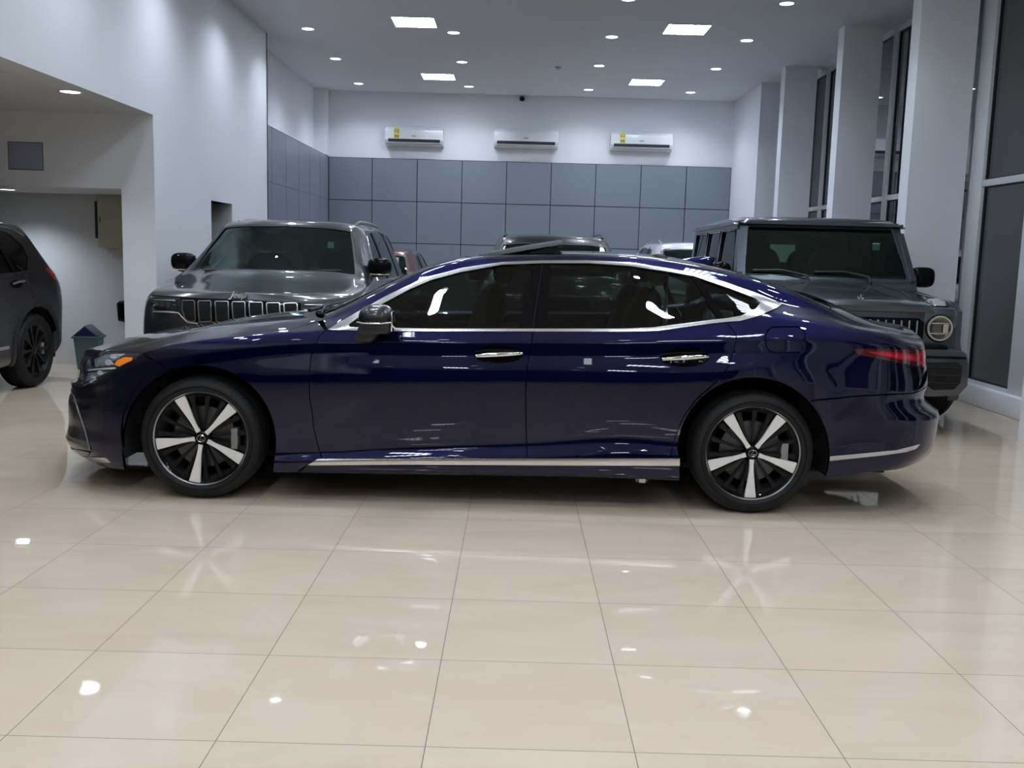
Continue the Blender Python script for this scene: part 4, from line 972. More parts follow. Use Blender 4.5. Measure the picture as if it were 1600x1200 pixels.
# ---------- other cars ----------
def suv_keys(L,Hh,W,hf,hc,xc,xr,xe,xt,zb,wr,roof_drop=.06,hoodw=.86,rear_in=.1,tail=None,ground=.24):
    """keys for an upright five-door body. hf/hc hood height at nose/cowl, xc cowl, xr roof front, xe roof end, xt foot of the tailgate glass, zb belt, wr half roof width"""
    h=W/2
    def k(*p): return [tuple(q) for q in p]
    bot=k((0,ground+.03,h-.08),(.5,ground,h-.05),(L/2,ground,h-.05),(L,ground+.08,h-.08))
    tuck=[(x,z,w-.12) for x,z,w in bot]
    sill=k((0,.36,h-.03),(.6,.36,h-.01),(L/2,.36,h-.005),(L,.40,h-.03))
    low=k((0,.50,h-.02),(L/2,.52,h-.012),(L,.55,h-.02))
    wide=k((0,.70,h-.02),(.9,.74,h),(L/2,.76,h),(L,.80,h-.01))
    shd=k((0,hf-.14,h-.05),(.6,hf-.08,h-.03),(xc,zb-.10,h-.022),(L/2,zb-.09,h-.02),(L,zb-.06,h-.03))
    belt=k((0,hf-.06,h-.10),(.5,hf-.02,h-.08),(xc-.1,hc-.05,h-.075),(xc+.4,zb,h-.06),(L/2,zb,h-.06),(xt,zb+.03,h-.07),(L,zb+.02,h-.08))
    gy=lambda z0,z1,t:z0+(z1-z0)*t
    zr=Hh-roof_drop
    k9=k((0,hf-.03,h-.17),(.5,hf+.015,h-.16),(xc-.05,hc-.02,h-.14),((xc+xr)/2+.05,gy(hc,zr,.52)-.03,gy(h-.14,wr+.06,.5)),(xr+.1,zr-.05,wr+.075),((xr+xe)/2,zr-.015,wr+.08),(xe,zr-.05,wr+.07),(xt,zb+.08,h-.13),(L,zb+.05,h-.14))
    k8=[]
    for x in np.linspace(0,L,40):
        a=float(pchip([p[0] for p in belt],[p[1] for p in belt],np.array([x]))[0]);b=float(pchip([p[0] for p in k9],[p[1] for p in k9],np.array([x]))[0])
        c=float(pchip([p[0] for p in belt],[p[2] for p in belt],np.array([x]))[0]);d=float(pchip([p[0] for p in k9],[p[2] for p in k9],np.array([x]))[0])
        k8.append((x,(a+b)/2,(c+d)/2+.012))
    k10=k((0,hf-.005,h-.28),(.5,hf+.03,h-.26),(xc,hc+.0,h-.2),((xc+xr)/2,gy(hc,zr,.54),gy(h-.2,wr,.5)),(xr,zr+.0,wr),((xr+xe)/2,zr+.025,wr),(xe,zr,wr-.01),(xt,zb+.10,h-.2),(L,zb+.06,h-.2))
    top=k((0,hf+.01,0),(.5,hf+.055,0),(xc-.08,hc+.03,0),((xc+xr)/2-.06,gy(hc,Hh,.54),0),(xr-.05,Hh-.03,0),((xr+xe)/2,Hh,0),(xe+.03,Hh-.04,0),(xt+.03,zb+.10,0),(L,zb+.06,0))
    k11=[]
    for x in np.linspace(0,L,50):
        f=lambda K_,j:float(pchip([p[0] for p in K_],[p[j] for p in K_],np.array([x]))[0])
        k11.append((x,f(k10,1)+(f(top,1)-f(k10,1))*.78,f(k10,2)*.52))
    return [tuck,bot,sill,low,wide,shd,belt,k8,k9,k10,k11,top]
def wheels(S,car,xf,xr,R,RR,W,style='suv',tone=None,phase=10,near_only=False):
    for cx in (xf,xr):
        for sg in (-1,1):
            wheel_geo(car,cx,R,sg*(W/2-.025),sg,R,RR,.24,style,phase,BLKT if tone is None else tone,tone)
            bm=bmesh.new();A=[];B=[]
            for i in range(21):
                a=math.radians(-15+210*i/20);x=cx+(R+.07)*math.cos(a);z=max(.22,R+(R+.07)*math.sin(a));A.append(bm.verts.new((x,sg*(W/2-.05),z)));B.append(bm.verts.new((x,sg*(W/2-.36),z)))
            for k in range(20): bm.faces.new((A[k],A[k+1],B[k+1],B[k]))
            bm.faces.new(B);part('wheel_arch_liner',bm_mesh('wheel_arch_liner',bm,LINER,True),car)
def arch_hole(S,cx,cz,r,n=26):
    """outline on the skin of a wheel opening, from v=1 up"""
    out=[]
    jv=np.arange(0,9,.05);pts=[]
    for i in range(n+1):
        a=math.radians(192-204*i/n);x=cx+r*math.cos(a);z=cz+r*math.sin(a)
        s=s_at(S,x,4);i0=min(int(s/S.ds),S.ns-1);zz=S.T[i0,:int(8/S.dv),2];j=int(np.argmin(np.abs(zz-z)));v=j*S.dv
        if z<=zz[0]: v=0.0
        out.append((s,max(v,.3)))
    return out
def car_body(S,car,m,holes,grid=.05):
    Kc=S.K-1
    poly=[(0,.3),(S.len*.5,.3),(S.len,.3),(S.len,Kc),(S.len,C_(S,.3)),(S.len*.5,C_(S,.3)),(0,C_(S,.3)),(0,Kc)]
    hs=list(holes)+[mir(S,h) for h in holes]
    hs=[h for h in hs]
    return panel(S,'body',poly,m,car,holes=hs,grid=grid,gap=0,rim=.03)
def C_(S,v): return 2*(S.K-1)-v
def top_poly(S,x0,x1,v0,v1=None,bow0=0,bow1=0,n=11):
    """patch across the car between stations x0 and x1 for v0..mirror"""
    Kc=S.K-1;vv=np.linspace(v0,2*Kc-v0,n);f=lambda v:math.cos((v-Kc)/(Kc-v0)*math.pi/2)
    return [(s_at(S,x0+bow0*f(v),v),float(v)) for v in vv]+[(s_at(S,x1+bow1*f(v),v),float(v)) for v in vv[::-1]]
def side_poly(S,pts):
    """pts (x,z) in side view -> (s,v) on the near side"""
    out=[]
    for x,z in dens(pts,.08):
        s=s_at(S,x,7);i0=min(int(s/S.ds),S.ns-1);j0,j1=int(2/S.dv),int((S.K-1.6)/S.dv);zz=S.T[i0,j0:j1,2];out.append((s,(j0+int(np.argmin(np.abs(zz-z))))*S.dv))
    return out
def mirror_pair(S,car,x,y,z,m,base=BLKT,rx=.07,ry=.13,rz=.09,chrome=True):
    for sg in (-1,1):
        h=superell('mirror_housing',(x,sg*y,z),(rx,ry,rz),m,car,3.0)
        superell('mirror_base',(x+.02,sg*(y-.05),z-rz*.95),(rx*.8,ry*.95,.022),base,h,3)
        tube('mirror_arm',[(x+.02,sg*(y-.02),z-rz*.9),(x+.03,sg*(y-.22),z-rz*1.3)],.022,base,h)
        if chrome: tube('chrome_line',[(x-.05,sg*(y-ry*.8),z-rz*.86),(x-.055,sg*y,z-rz*.88),(x-.04,sg*(y+ry*.8),z-rz*.80)],.008,CHROME,h)
        box('mirror_glass',x+rx-.008,x+rx+.002,sg*y-ry*.8,sg*y+ry*.8,z-rz*.7,z+rz*.7,CHROME,h)
def interior(car,x,zf,y=.38,sm=SEATM,rows=(0,.95)):
    for dx in rows:
        for sg in (-1,1): seat(car,x+dx,sg*y,zf,sm)
    superell('dashboard',(x-.78,0,zf+.36),(.25,y*1.85,.15),INT,car,3.4);steering(car,x-.42,-y,zf+.42)
    box('cabin_floor',x-.6,x+1.9,-.8,.8,zf-.15,zf-.08,INT,car)
def roof_rails(S,car,x0,x1,v,m,lift=.035):
    for mi in (False,True):
        pts=[]
        for t in np.linspace(0,1,15):
            x=x0+(x1-x0)*t;vv=C_(S,v) if mi else v;q=S.ev(np.array([s_at(S,x,vv)]),np.array([vv]))[0];pts.append((q[0],q[1],q[2]+lift*min(1,8*t,8*(1-t))))
        tube('roof_rail',pts,.014,m,car,8)
# ----- graphite SUV with the seven-slot grille, behind the sedan's bonnet -----
SJ=Surf(suv_keys(4.95,1.735,1.95,1.05,1.17,1.15,2.0,4.25,4.75,1.10,.60),0,4.95,.75,2.7,1.0,2.4,[(.3,.0),(.5,-.02),(.8,0),(.95,.015),(1.05,.07),(1.2,.12)],[(.3,0),(.6,0.03),(1,-.05),(1.6,-.30)],(-2.235,7.86,0),math.pi/2+.010,vs=.07,xs=3,qf=2.6,qr=2.4)
SJ.prep()
jeep=thing('suv','graphite grey SUV with seven-slot chrome grille behind the blue bonnet','car',tuple(SJ.o),SJ.ang)
wsJ=top_poly(SJ,1.22,1.84,8.9,bow0=-.10,bow1=-.05)
swJ=side_poly(SJ,[(1.75,1.14),(2.05,1.42),(2.35,1.60),(3.3,1.63),(4.1,1.58),(4.45,1.2),(4.4,1.14)])
swJ2=[swJ]
bodyJ=car_body(SJ,jeep,GREYJ,[wsJ]+[swJ,arch_hole(SJ,.95,.39,.46),arch_hole(SJ,3.92,.39,.46)][0:0] if False else [swJ,arch_hole(SJ,.95,.39,.46),arch_hole(SJ,3.92,.39,.46)],.045) if False else None
def make_body(S,car,m,one,pair,grid=.045):
    poly=[(0,.3),(S.len,.3),(S.len,C_(S,.3)),(0,C_(S,.3))]
    return panel(S,'body',poly,m,car,holes=one+pair+[mir(S,h) for h in pair],grid=grid,gap=0,rim=.03)
make_body(SJ,jeep,GREYJ,[wsJ],[swJ,arch_hole(SJ,.95,.39,.46),arch_hole(SJ,3.92,.39,.46)])
panel(SJ,'windshield',wsJ,JGLASS,jeep,off=-.006,rim=0,grid=.06,gap=0);ribbon(SJ,'windshield_seal',wsJ+[wsJ[0]],.05,BLKT,jeep,-.002)
for mi in (False,True):
    panel(SJ,'side_window',swJ,SGLASS,jeep,off=-.008,rim=0,grid=.06,gap=0,mirror=mi)
    for a,b in (((2.62,1.12),(2.70,1.66)),((3.62,1.12),(3.66,1.64))): ribbon(SJ,'door_pillar',side_poly(SJ,[a,b])[:len(side_poly(SJ,[a,b]))//2+1],.07,BLK,jeep,.001,mirror=mi)
    q=side_poly(SJ,[(1.70,1.13),(2.05,1.44),(2.35,1.625),(3.3,1.655),(4.15,1.60),(4.5,1.19),(4.4,1.12)]);ribbon(SJ,'window_trim',q+[q[0]],.022,CHROME,jeep,.004,mirror=mi,rise=.004)
roof_rails(SJ,jeep,2.25,4.2,9.0,SATIN,.022)
mirror_pair(SJ,jeep,1.55,.94,1.275,BLK,BLKT,.08,.115,.085)
wheels(SJ,jeep,.95,3.92,.39,.26,1.95)
interior(jeep,2.35,.60)
def F(S,car,name,px,m,off=.004,parent=None,rim=.004,grid=.02,gap=0,step=6): return panel(S,name,pp(S,px,'front',step),m,parent or car,off=off,rim=rim,grid=grid,gap=gap)
def FR(S,car,name,px,w,m,off=.003,parent=None,closed=False,rise=.003,step=8):
    q=pp(S,px,'front',step,closed);q=q+[q[0]] if closed else q
    return ribbon(S,name,q,w,m,parent or car,off,rise=rise)
# shut line of the bonnet, headlamps, grille
FR(SJ,jeep,'bonnet_gap',[(238,461),(260,463),(300,465.5),(370,468),(465,473),(545,478)],.012,DARK)
gk=F(SJ,jeep,'grille',[(282,466.5),(330,467.5),(470,474),(548,479),(545,498),(300,503),(292,502),(284,494)],BLK,.003,grid=.03)
slots=[(284.5,304.5,503),(310,330,504),(336.5,357,504),(363,383,504),(389.5,410,504),(416.5,437,504),(443.5,464,503)]
for i,(a,b,yb) in enumerate(slots):
    yt=470+i*.75+ (0 if i else 0)
    if i==0: o=[(a+1,yt),(b-2,yt),(b,yt+2),(b+1.5,yb-3),(b,yb-1),(a+12,yb-1),(a+5,yb-5),(a+1,yt+15)]
    else: o=[(a+1,yt),(b-1,yt),(b,yt+2),(b+.8,yb-2),(a+2,yb-1),(a,yt+2)]
    q=pp(SJ,o,'front',4);sl=ribbon(SJ,'grille_slot_frame',q+[q[0]],.010,SATIN,gk,.006,rise=.006)
    panel(SJ,'grille_mesh',q,LINER,sl,off=.005,rim=0,grid=.02,gap=.006)
for px in ([(237,466.5),(255,466),(279,468),(281,486),(262,485),(240,484),(236,476)],[(470,474.5),(520,477),(548,479),(566,476),(563,490),(545,493),(500,491),(470,489)]):
    hl_=F(SJ,jeep,'headlight',px,HEADD,.004)
    cx=sum(p[0] for p in px)/len(px);cy=sum(p[1] for p in px)/len(px)
    for dx in (-12,-2,8): F(SJ,jeep,'projector_lens',ell(cx+dx,cy,4.5,4.5,12),mat('dark_lens',(.08,.085,.09),.1,.5,1),.008,hl_,.002,.012,step=3)
    FR(SJ,jeep,'lamp_edge_strip',[(min(p[0] for p in px)+5,cy-7),(max(p[0] for p in px)-6,cy-5.5)],.010,SATIN,.008,hl_,step=6)
FR(SJ,jeep,'grille_chrome_line',[(240,486.5),(262,487.5),(279,489),(286,497),(293,503.5),(310,505.5)],.012,SATIN,.006,rise=.004)
q=SJ.ev(np.array([0.]),np.array([9.]))[0];pe=pp(SJ,[(373.5,460)],'front')[0];qe=SJ.ev(np.array([pe[0]]),np.array([pe[1]]))[0]
text_mesh('brand_letters','Jeep',.075,CHROME,jeep,Matrix.Translation((qe[0]-.022,qe[1],qe[2]-.006))@Matrix.Rotation(math.radians(-90),4,'Z')@Matrix.Rotation(math.radians(70),4,'X'),.006,offset=.0015,shear=.35)
for y0,y1 in ((.62,.02),(.0,-.62)): tube('wiper',[(1.16,y0,1.205),(1.19,(y0+y1)/2,1.225),(1.24,y1,1.235)],[.014,.010,.006],BLKT,jeep)
box('inspection_sticker',1.77,1.775,-.46,-.40,1.44,1.50,mat('sticker_green_white',(.45,.62,.58),.5),jeep,M=None)
# ----- dark SUV at the left edge -----
SD=Surf(suv_keys(4.6,1.66,1.86,.95,1.06,1.15,2.05,4.08,4.45,1.07,.58,roof_drop=.07),0,4.6,.75,2.5,.55,2.8,[(.3,0),(1,.06)],[(.3,-.10),(.45,-.02),(.7,0),(.95,.0),(1.1,-.06),(1.3,-.22),(1.6,-.42)],(-5.61,5.86,0),math.pi/2,vs=.08,xs=4,qf=2.6,qr=3)
SD.prep()
dsuv=thing('suv','dark purple-grey SUV with black wheels cut off by the left picture edge','car',tuple(SD.o),SD.ang)
wsD=top_poly(SD,1.25,1.95,9.0,bow0=-.10,bow1=-.06);rgD=top_poly(SD,4.12,4.42,9.2)
swD=side_poly(SD,[(1.85,1.10),(2.2,1.38),(2.45,1.52),(3.2,1.56),(3.60,1.51),(3.80,1.38),(3.80,1.26),(3.66,1.14)])
make_body(SD,dsuv,DARKP,[wsD],[swD,arch_hole(SD,.88,.365,.43),arch_hole(SD,3.69,.365,.43)])
panel(SD,'windshield',wsD,JGLASS,dsuv,off=-.006,rim=0,grid=.08,gap=0);panel(SD,'rear_window',rgD,BLK,dsuv,off=.003,rim=0,grid=.08,gap=0)
for mi in (False,True):
    panel(SD,'side_window',swD,SGLASS,dsuv,off=-.008,rim=0,grid=.06,gap=0,mirror=mi)
    q=side_poly(SD,[(3.43,1.10),(3.30,1.53)]);ribbon(SD,'window_divider',q[:len(q)//2+1],.05,BLK,dsuv,.001,mirror=mi)
    q=side_poly(SD,[(2.2,1.42),(2.45,1.555),(3.2,1.595),(3.78,1.535),(4.0,1.45)]);ribbon(SD,'window_trim',q[:len(q)//2+1],.018,SATIN,dsuv,.004,mirror=mi,rise=.004)
wheels(SD,dsuv,.88,3.69,.365,.255,1.86,phase=18,tone=mat('satin_black_alloy',(.008,.008,.009),.35,.2,0,.4))
interior(dsuv,2.2,.68)
mirror_pair(SD,dsuv,1.6,1.0,1.15,DARKP)
def D(name,px,m,off=.004,par=None): return panel(SD,name,pp(SD,px,'side',4),m,par or dsuv,off=off,rim=.004,grid=.03,gap=0)
tlD=D('tail_light',[(71,418),(80,419),(88,424),(89.5,433),(88,439),(84,437),(78,428),(71,422)],REDM)
D('bright_section',[(80,423),(86.5,425),(87,431),(83,432),(80.5,428)],REDB,.007,tlD)
def DR(name,px,w,m,off=.003,par=None):return ribbon(SD,name,pp(SD,px,'side',5,False),w,m,par or dsuv,off,rise=.002)
DR('door_gap',[(26,415),(34,422),(40,428),(43,440),(48,452),(54,465)],.010,DARK)
DR('chrome_sill_line',[(-8,546.5),(4,544.5),(13,542.5)],.03,SATIN,.01)
DR('belt_crease_shade',[(2,433),(20,428),(40,424),(66,421)],.012,BLKT,.001)  # dark strip paints the shade along this crease
panel(SD,'handle_recess',pp(SD,ell(25.5,444,9.5,6.5,16),'side',4),BLK,dsuv,off=.002,rim=.003,grid=.02,gap=0)  # flat black oval painted for the shade inside the handle cup
hq=pp(SD,[(17,445),(25,442.5),(34,441)],'side',4,False);tube('door_handle',[SD.ev(np.array([a]),np.array([b]))[0]+SD.nor(np.array([a]),np.array([b]))[0]*.03 for a,b in hq],.011,SATIN,dsuv)
# lower cladding round the wheel and bumper
q=arch_hole(SD,3.69,.365,.47);ribbon(SD,'arch_cladding',q,.075,BLKT,dsuv,.004,rise=.008)
D('rear_bumper_cladding',[(82,520),(92,512),(95.5,520),(95,545),(88,556),(84,545)],BLKT,.006)
# ----- three more cars along the back wall -----
def back_suv(name,label,o,L,Hh,W,m,hf=.98,hc=1.10,wr=.6,rails=SATIN,xr=1.95,rl=True):
    S_=Surf(suv_keys(L,Hh,W,hf,hc,1.15,xr,L-.55,L-.15,hc+.0,wr),0,L,.7,2.5,.5,3,[(.3,0),(1.2,.1)],[(.3,0),(1.6,-.3)],o,math.pi/2,vs=.08,xs=4);S_.prep()
    c=thing(name,label,'car',o,S_.ang)
    w_=top_poly(S_,1.25,xr-.20,9.0,bow0=-.10,bow1=-.06);sw=side_poly(S_,[(1.75,hc+.03),(2.05,Hh-.30),(2.3,Hh-.15),(3.2,Hh-.11),(L-.75,Hh-.16),(L-.5,hc+.12),(L-.7,hc+.04)])
    make_body(S_,c,m,[w_],[sw,arch_hole(S_,.9,.37,.43),arch_hole(S_,L-1.0,.37,.43)],.07)
    panel(S_,'windshield',w_,JGLASS,c,off=-.006,rim=0,grid=.08,gap=0);ribbon(S_,'windshield_seal',w_+[w_[0]],.05,BLKT,c,-.002)
    for mi in (False,True):
        panel(S_,'side_window',sw,SGLASS,c,off=-.006,rim=0,grid=.08,gap=0,mirror=mi)
        for xx in (2.55,3.45):
            q=side_poly(S_,[(xx,hc),(xx+.05,Hh-.10)]);ribbon(S_,'door_pillar',q[:len(q)//2+1],.06,BLK,c,.001,mirror=mi)
    if rl: roof_rails(S_,c,2.05,L-.7,9.0,rails,.04)
    mirror_pair(S_,c,1.5,W/2,hc+.04,m if m is not BLACKP else BLK,ry=.10,rz=.07)
    for cx in (.9,L-1.0):
        for sg in (-1,1): wheel_geo(c,cx,.37,sg*(W/2-.03),sg,.37,.25,.22,'suv',0,SATIN,SATIN)
    interior(c,2.3,Hh-1.17)
    g=panel(S_,'grille',[(0,7.2),(.35,7.0),(.38,5),(0,4.6),(-.38,5),(-.35,7.0)],BLK,c,off=.006,rim=.005,grid=.06,gap=0)
    for sg in (1,-1): panel(S_,'headlight',[(sg*.5,6.5),(sg*.85,6.7),(sg*.9,6.0),(sg*.52,5.7)],HEADD,c,off=.006,rim=.004,grid=.05,gap=0)
    return S_,c
Sb,cb_=back_suv('suv','black SUV facing the camera behind the sedan roof, only its roof showing',(.48,10.8,0),4.9,1.71,1.95,BLACKP,wr=.64,rails=BLK)
Sr,cr_=back_suv('hatchback','dark red car between the graphite SUV and the grey wall panels',(-2.27,13.25,0),4.2,1.49,1.80,REDP,.85,.98,.56,SATIN,rl=False)
bx=box('window_paper',1.60,1.605,-.49,-.27,1.18,1.33,mat('paper_white',(.8,.85,.82),.6),cr_,M=None)
Sw,cw_=back_suv('suv','white SUV half hidden behind the boxy grey off-roader and the sedan roof',(2.86,13.2,0),4.7,1.70,1.88,WHITEP,wr=.62,rails=SATIN)
# ---------- boxy grey off-roader on the right ----------
gw=thing('off_roader','boxy slate grey off-roader with round headlamps behind the sedan tail','car',(2.93,8.2,0),math.radians(-2.2))
G1=GREYG
def gprism(name,poly,axis,a,b,m,par=gw,bev=.012): return prism(name,poly,axis,a,b,m,par,bev)
# lower body with wheel cut-outs (outline in y,z) for each side, plus the core
def body_side():
    o=[(.30,.40)]
    for cy in (.80,3.65):
        o+=[(cy+.50*math.cos(a),.46+.46*math.sin(a)) for a in np.linspace(math.pi+.1,-.1,13)]
    return o+[(4.45,.42),(4.55,.60),(4.55,1.29),(1.22,1.27),(1.20,1.18),(.28,1.12),(.12,1.05),(.10,.60)]
for sg in (-1,1): gprism('body_side',body_side(),'x',sg*.84-.03,sg*.84+.03,G1,bev=.008)
boxes('chassis',[(-.80,.80,.25,4.5,.42,.60),(-.40,.40,.1,4.5,.35,1.0),(-.83,.83,1.35,3.1,.40,1.20)],LINER,gw)
# bonnet: raised flat centre between the fenders
bm=bmesh.new();rows=[]
for y,z in ((.02,1.055),(.06,1.085),(.14,1.105),(.5,1.145),(.9,1.19),(1.26,1.245)):
    w=.60+.05*min(1,y/.9);rows.append([bm.verts.new((x*w,y,z+dz)) for x,dz in ((-1,-.05),(-.99,-.012),(-.93,.0),(-.6,.012),(-.55,.020),(0,.030),(.55,.020),(.6,.012),(.93,.0),(.99,-.012),(1,-.05))])
for A,B in zip(rows,rows[1:]):
    for k in range(10): bm.faces.new((A[k],A[k+1],B[k+1],B[k]))
f0=rows[0];low_=[bm.verts.new((v.co.x,v.co.y+.01,1.035)) for v in f0]
for k in range(10): bm.faces.new((f0[k+1],f0[k],low_[k],low_[k+1]))
part('bonnet',bm_mesh('bonnet',bm,G1,angle=30),gw)
for sg in (-1,1):
    gprism('fender_top',[(.03,1.02),(.10,1.075),(.5,1.11),(1.26,1.20),(1.26,1.0),(.05,.9)],'x',sg*.60 if sg>0 else -.80,.80 if sg>0 else -.60,G1,bev=.02)
    # indicator on the fender
    i_=gprism('indicator',[(.16,1.08),(.20,1.135),(.34,1.145),(.40,1.10)],'x',sg*.695-.055,sg*.695+.055,mat('clear_lens',(.6,.62,.64),.1,.6,coat=1),bev=.012);box('indicator_base',sg*.695-.065,sg*.695+.065,.15,.42,1.06,1.09,BLK,i_,.006)
# front face: frame around grille, headlamp panels
gprism('front_panel',[(-.58,1.035),(.58,1.035),(.60,.99),(.60,.62),(-.60,.62),(-.60,.99)],'y',.035,.09,G1,bev=.008)
gfr=gprism('grille',[(-.47,.985),(.47,.985),(.515,.95),(.515,.72),(.45,.66),(-.45,.66),(-.515,.72),(-.515,.95)],'y',.012,.04,BLK,bev=.006)
for k in range(15):
    x=-.455+.065*k
    if abs(x)>.02: box('grille_bar',x-.005,x+.005,.0,.014,.70,.965,SATIN,gfr,.002)
lathe('star_badge',[(.075,.0),(.085,-.006),(.085,.006),(.075,.0)],CHROME,gfr,'y',32,True,(0,-.01,.83))
bm=bmesh.new()
for a in (90,210,330): add_tube(bm,[(0,-.01,.83),(.08*math.cos(math.radians(a)),-.01,.83+.08*math.sin(math.radians(a)))],[.012,.003],6)
part('star_badge_spokes',bm_mesh('star_badge_spokes',bm,CHROME,angle=40),gfr)
lathe('bonnet_star',[(.022,.0),(.026,-.002),(.026,.002),(.022,0)],CHROME,gw,'y',20,True,(0,.10,1.145))
bm=bmesh.new()
for a in (90,210,330): add_tube(bm,[(0,.10,1.145),(.025*math.cos(math.radians(a)),.10,1.145+.025*math.sin(math.radians(a)))],.003,5)
part('bonnet_star_spokes',bm_mesh('bonnet_star_spokes',bm,CHROME,angle=40),gw)
for sg in (-1,1):
    hp_=gprism('headlight_panel',[(sg*.52,1.045),(sg*.75,1.045),(sg*.775,1.02),(sg*.785,.62),(sg*.52,.62)],'y',.03,.10,G1,bev=.012)
    c=(sg*.65,.0,.905)
    hl_=lathe('headlight',[(.0,.02),(.085,.016),(.090,.0),(.112,-.004),(.118,.004),(.118,.04)],BLK,hp_,'y',40,True,(c[0],.02,c[2]))
    lathe('light_ring',[(.088,.002),(.092,-.010),(.105,-.011),(.110,.0)],mat('headlight_ring',(.62,.56,.48),.2,.7,coat=1),hl_,'y',40,True,(c[0],.02,c[2]))
    lathe('lens_bowl',[(0,.012),(.045,.004),(.075,.010),(.088,.004)],mat('headlight_bowl',(.12,.11,.09),.15,.8,1),hl_,'y',32,True,(c[0],.018,c[2]))
    boxes('lens_bars',[(c[0]-.075,c[0]+.075,-.0+.008,.016,c[2]+.038,c[2]+.048),(c[0]-.078,c[0]+.078,-.0+.008,.016,c[2]-.048,c[2]-.038),(c[0]+sg*.045-.022,c[0]+sg*.045+.022,-.0+.006,.016,c[2]-.036,c[2]+.036)],mat('headlight_ring',(.62,.56,.48),.2,.7),hl_,.002)
    # flare over the front and rear wheels
    for cy in (.80,3.65):
        bm=bmesh.new();R0,R1=.50,.56;A=[]
        for i in range(17):
            a=math.radians(205-230*i/16 if False else 200-220*i/16);A.append([bm.verts.new((sg*xx,cy+rr*math.cos(a)*1.0,.46+rr*math.sin(a))) for xx,rr in ((.86,.58),(.93,.575),(.965,.55),(.965,.50),(.955,.47),(.84,.47))])
        for P0,P1 in zip(A,A[1:]):
            for k in range(5): bm.faces.new((P0[k],P0[k+1],P1[k+1],P1[k]))
        part('wheel_flare',bm_mesh('wheel_flare',bm,G1,angle=45),gw)
        bm=bmesh.new();A=[];B=[]
        for i in range(17):
            a=math.radians(190-200*i/16);A.append(bm.verts.new((sg*.95,cy+.475*math.cos(a),max(.3,.46+.475*math.sin(a)))));B.append(bm.verts.new((sg*.60,cy+.475*math.cos(a),max(.3,.46+.475*math.sin(a)))))
        for k in range(16): bm.faces.new((A[k],A[k+1],B[k+1],B[k]))
        bm.faces.new(B);part('wheel_arch_liner',bm_mesh('wheel_arch_liner',bm,LINER,True),gw)
# bumper with big side intakes
bpoly=[(-.84,.70),(-.80,.735),(.80,.735),(.84,.70),(.865,.60),(.865,.44),(.80,.36),(.60,.34),(-.60,.34),(-.80,.36),(-.865,.44),(-.865,.60)]
bump=gprism('front_bumper',bpoly,'y',-.13,.20,mat('bumper_dark_grey',(.075,.078,.082),.3,.4,.6),bev=.02)
for sg in (-1,1):
    o=[(sg*x,z) for x,z in ((.50,.63),(.76,.64),(.80,.61),(.80,.47),(.75,.41),(.58,.40),(.50,.45))]
    it=gprism('side_intake',o,'y',-.136,-.10,LINER,bump,bev=.006)
    boxes('intake_slats',[(sg*.65-.14,sg*.65+.14,-.142,-.134,z,z+.008) for z in (.46,.525,.59)],BLKT,it)
    gprism('intake_frame',[(sg*.47,.685),(sg*.82,.685),(sg*.825,.665),(sg*.47,.665)],'y',-.145,-.12,SATIN if False else BLK,bump,bev=.003)
    gprism('bumper_top_pad',[(sg*.48,.735),(sg*.70,.735),(sg*.68,.775),(sg*.50,.775)],'y',-.08,.12,BLK,bump,bev=.01)
gprism('centre_intake',[(-.42,.56),(.42,.56),(.40,.40),(-.40,.40)],'y',-.136,-.10,LINER,bump,bev=.006)
boxes('skid_plate',[(-.42,.42,-.06,.10,.27,.34)],SATIN,bump,.02)
pl=box('number_plate',-.33,.19,-.150,-.142,.485,.60,mat('plate_white',(.75,.76,.78),.4),bump,.003,M=None)
box('plate_band',-.325,-.262,-.153,-.150,.49,.595,mat('plate_red',(.55,.03,.05),.4),pl)
text_mesh('plate_number','00777',.105,DARK,pl,Matrix.Translation((-.085,-.152,.540))@Matrix.Rotation(math.radians(90),4,'X'),.001)
# cabin: pillars, roof with gutter, glass
X0,Y0,Z0=.80,1.22,1.27; X1,Y1,Z1=.745,1.62,1.80
def quad(name,c,m,par=gw,th=.004):
    bm=bmesh.new();vs=[bm.verts.new(p) for p in c];f=bm.faces.new(vs);r=bmesh.ops.extrude_face_region(bm,geom=[f]);n=f.normal.copy()
    bm.normal_update();n=f.normal.copy()
    for v in r['geom']:
        if isinstance(v,bmesh.types.BMVert): v.co-=n*th
    return part(name,bm_mesh(name,bm,m),par)
wsf=[(-.765,1.235,1.295),(.765,1.235,1.295),(.715,1.56,1.755),(-.715,1.56,1.755)]
quad('windshield',wsf,glass('off_roader_glass',(.58,.72,.66),0,1.45))
def frame4(name,c,w,m,d=.05):
    c=[Vector(p) for p in c];ctr=sum(c,Vector())/4;inn=[]
    u=(c[1]-c[0]).normalized();v=(c[3]-c[0]).normalized()
    inn=[c[0]+u*w+v*w,c[1]-u*w+v*w,c[2]-u*w-v*w,c[3]+u*w-v*w];n=u.cross(v).normalized()
    bm=bmesh.new();L=[]
    for off in (0,d):
        L.append([bm.verts.new(p-n*off) for p in c]+[bm.verts.new(p-n*off) for p in inn])
    for k in range(4):
        a,b=k,(k+1)%4
        bm.faces.new((L[0][a],L[0][b],L[0][4+b],L[0][4+a]));bm.faces.new((L[1][a],L[1][4+a],L[1][4+b],L[1][b]));bm.faces.new((L[0][4+a],L[0][4+b],L[1][4+b],L[1][4+a]));bm.faces.new((L[0][b],L[0][a],L[1][a],L[1][b]))
    bmesh.ops.recalc_face_normals(bm,faces=bm.faces[:]);bmesh.ops.bevel(bm,geom=bm.edges[:],offset=.006,segments=2,affect='EDGES')
    return part(name,bm_mesh(name,bm,m,angle=40),gw)
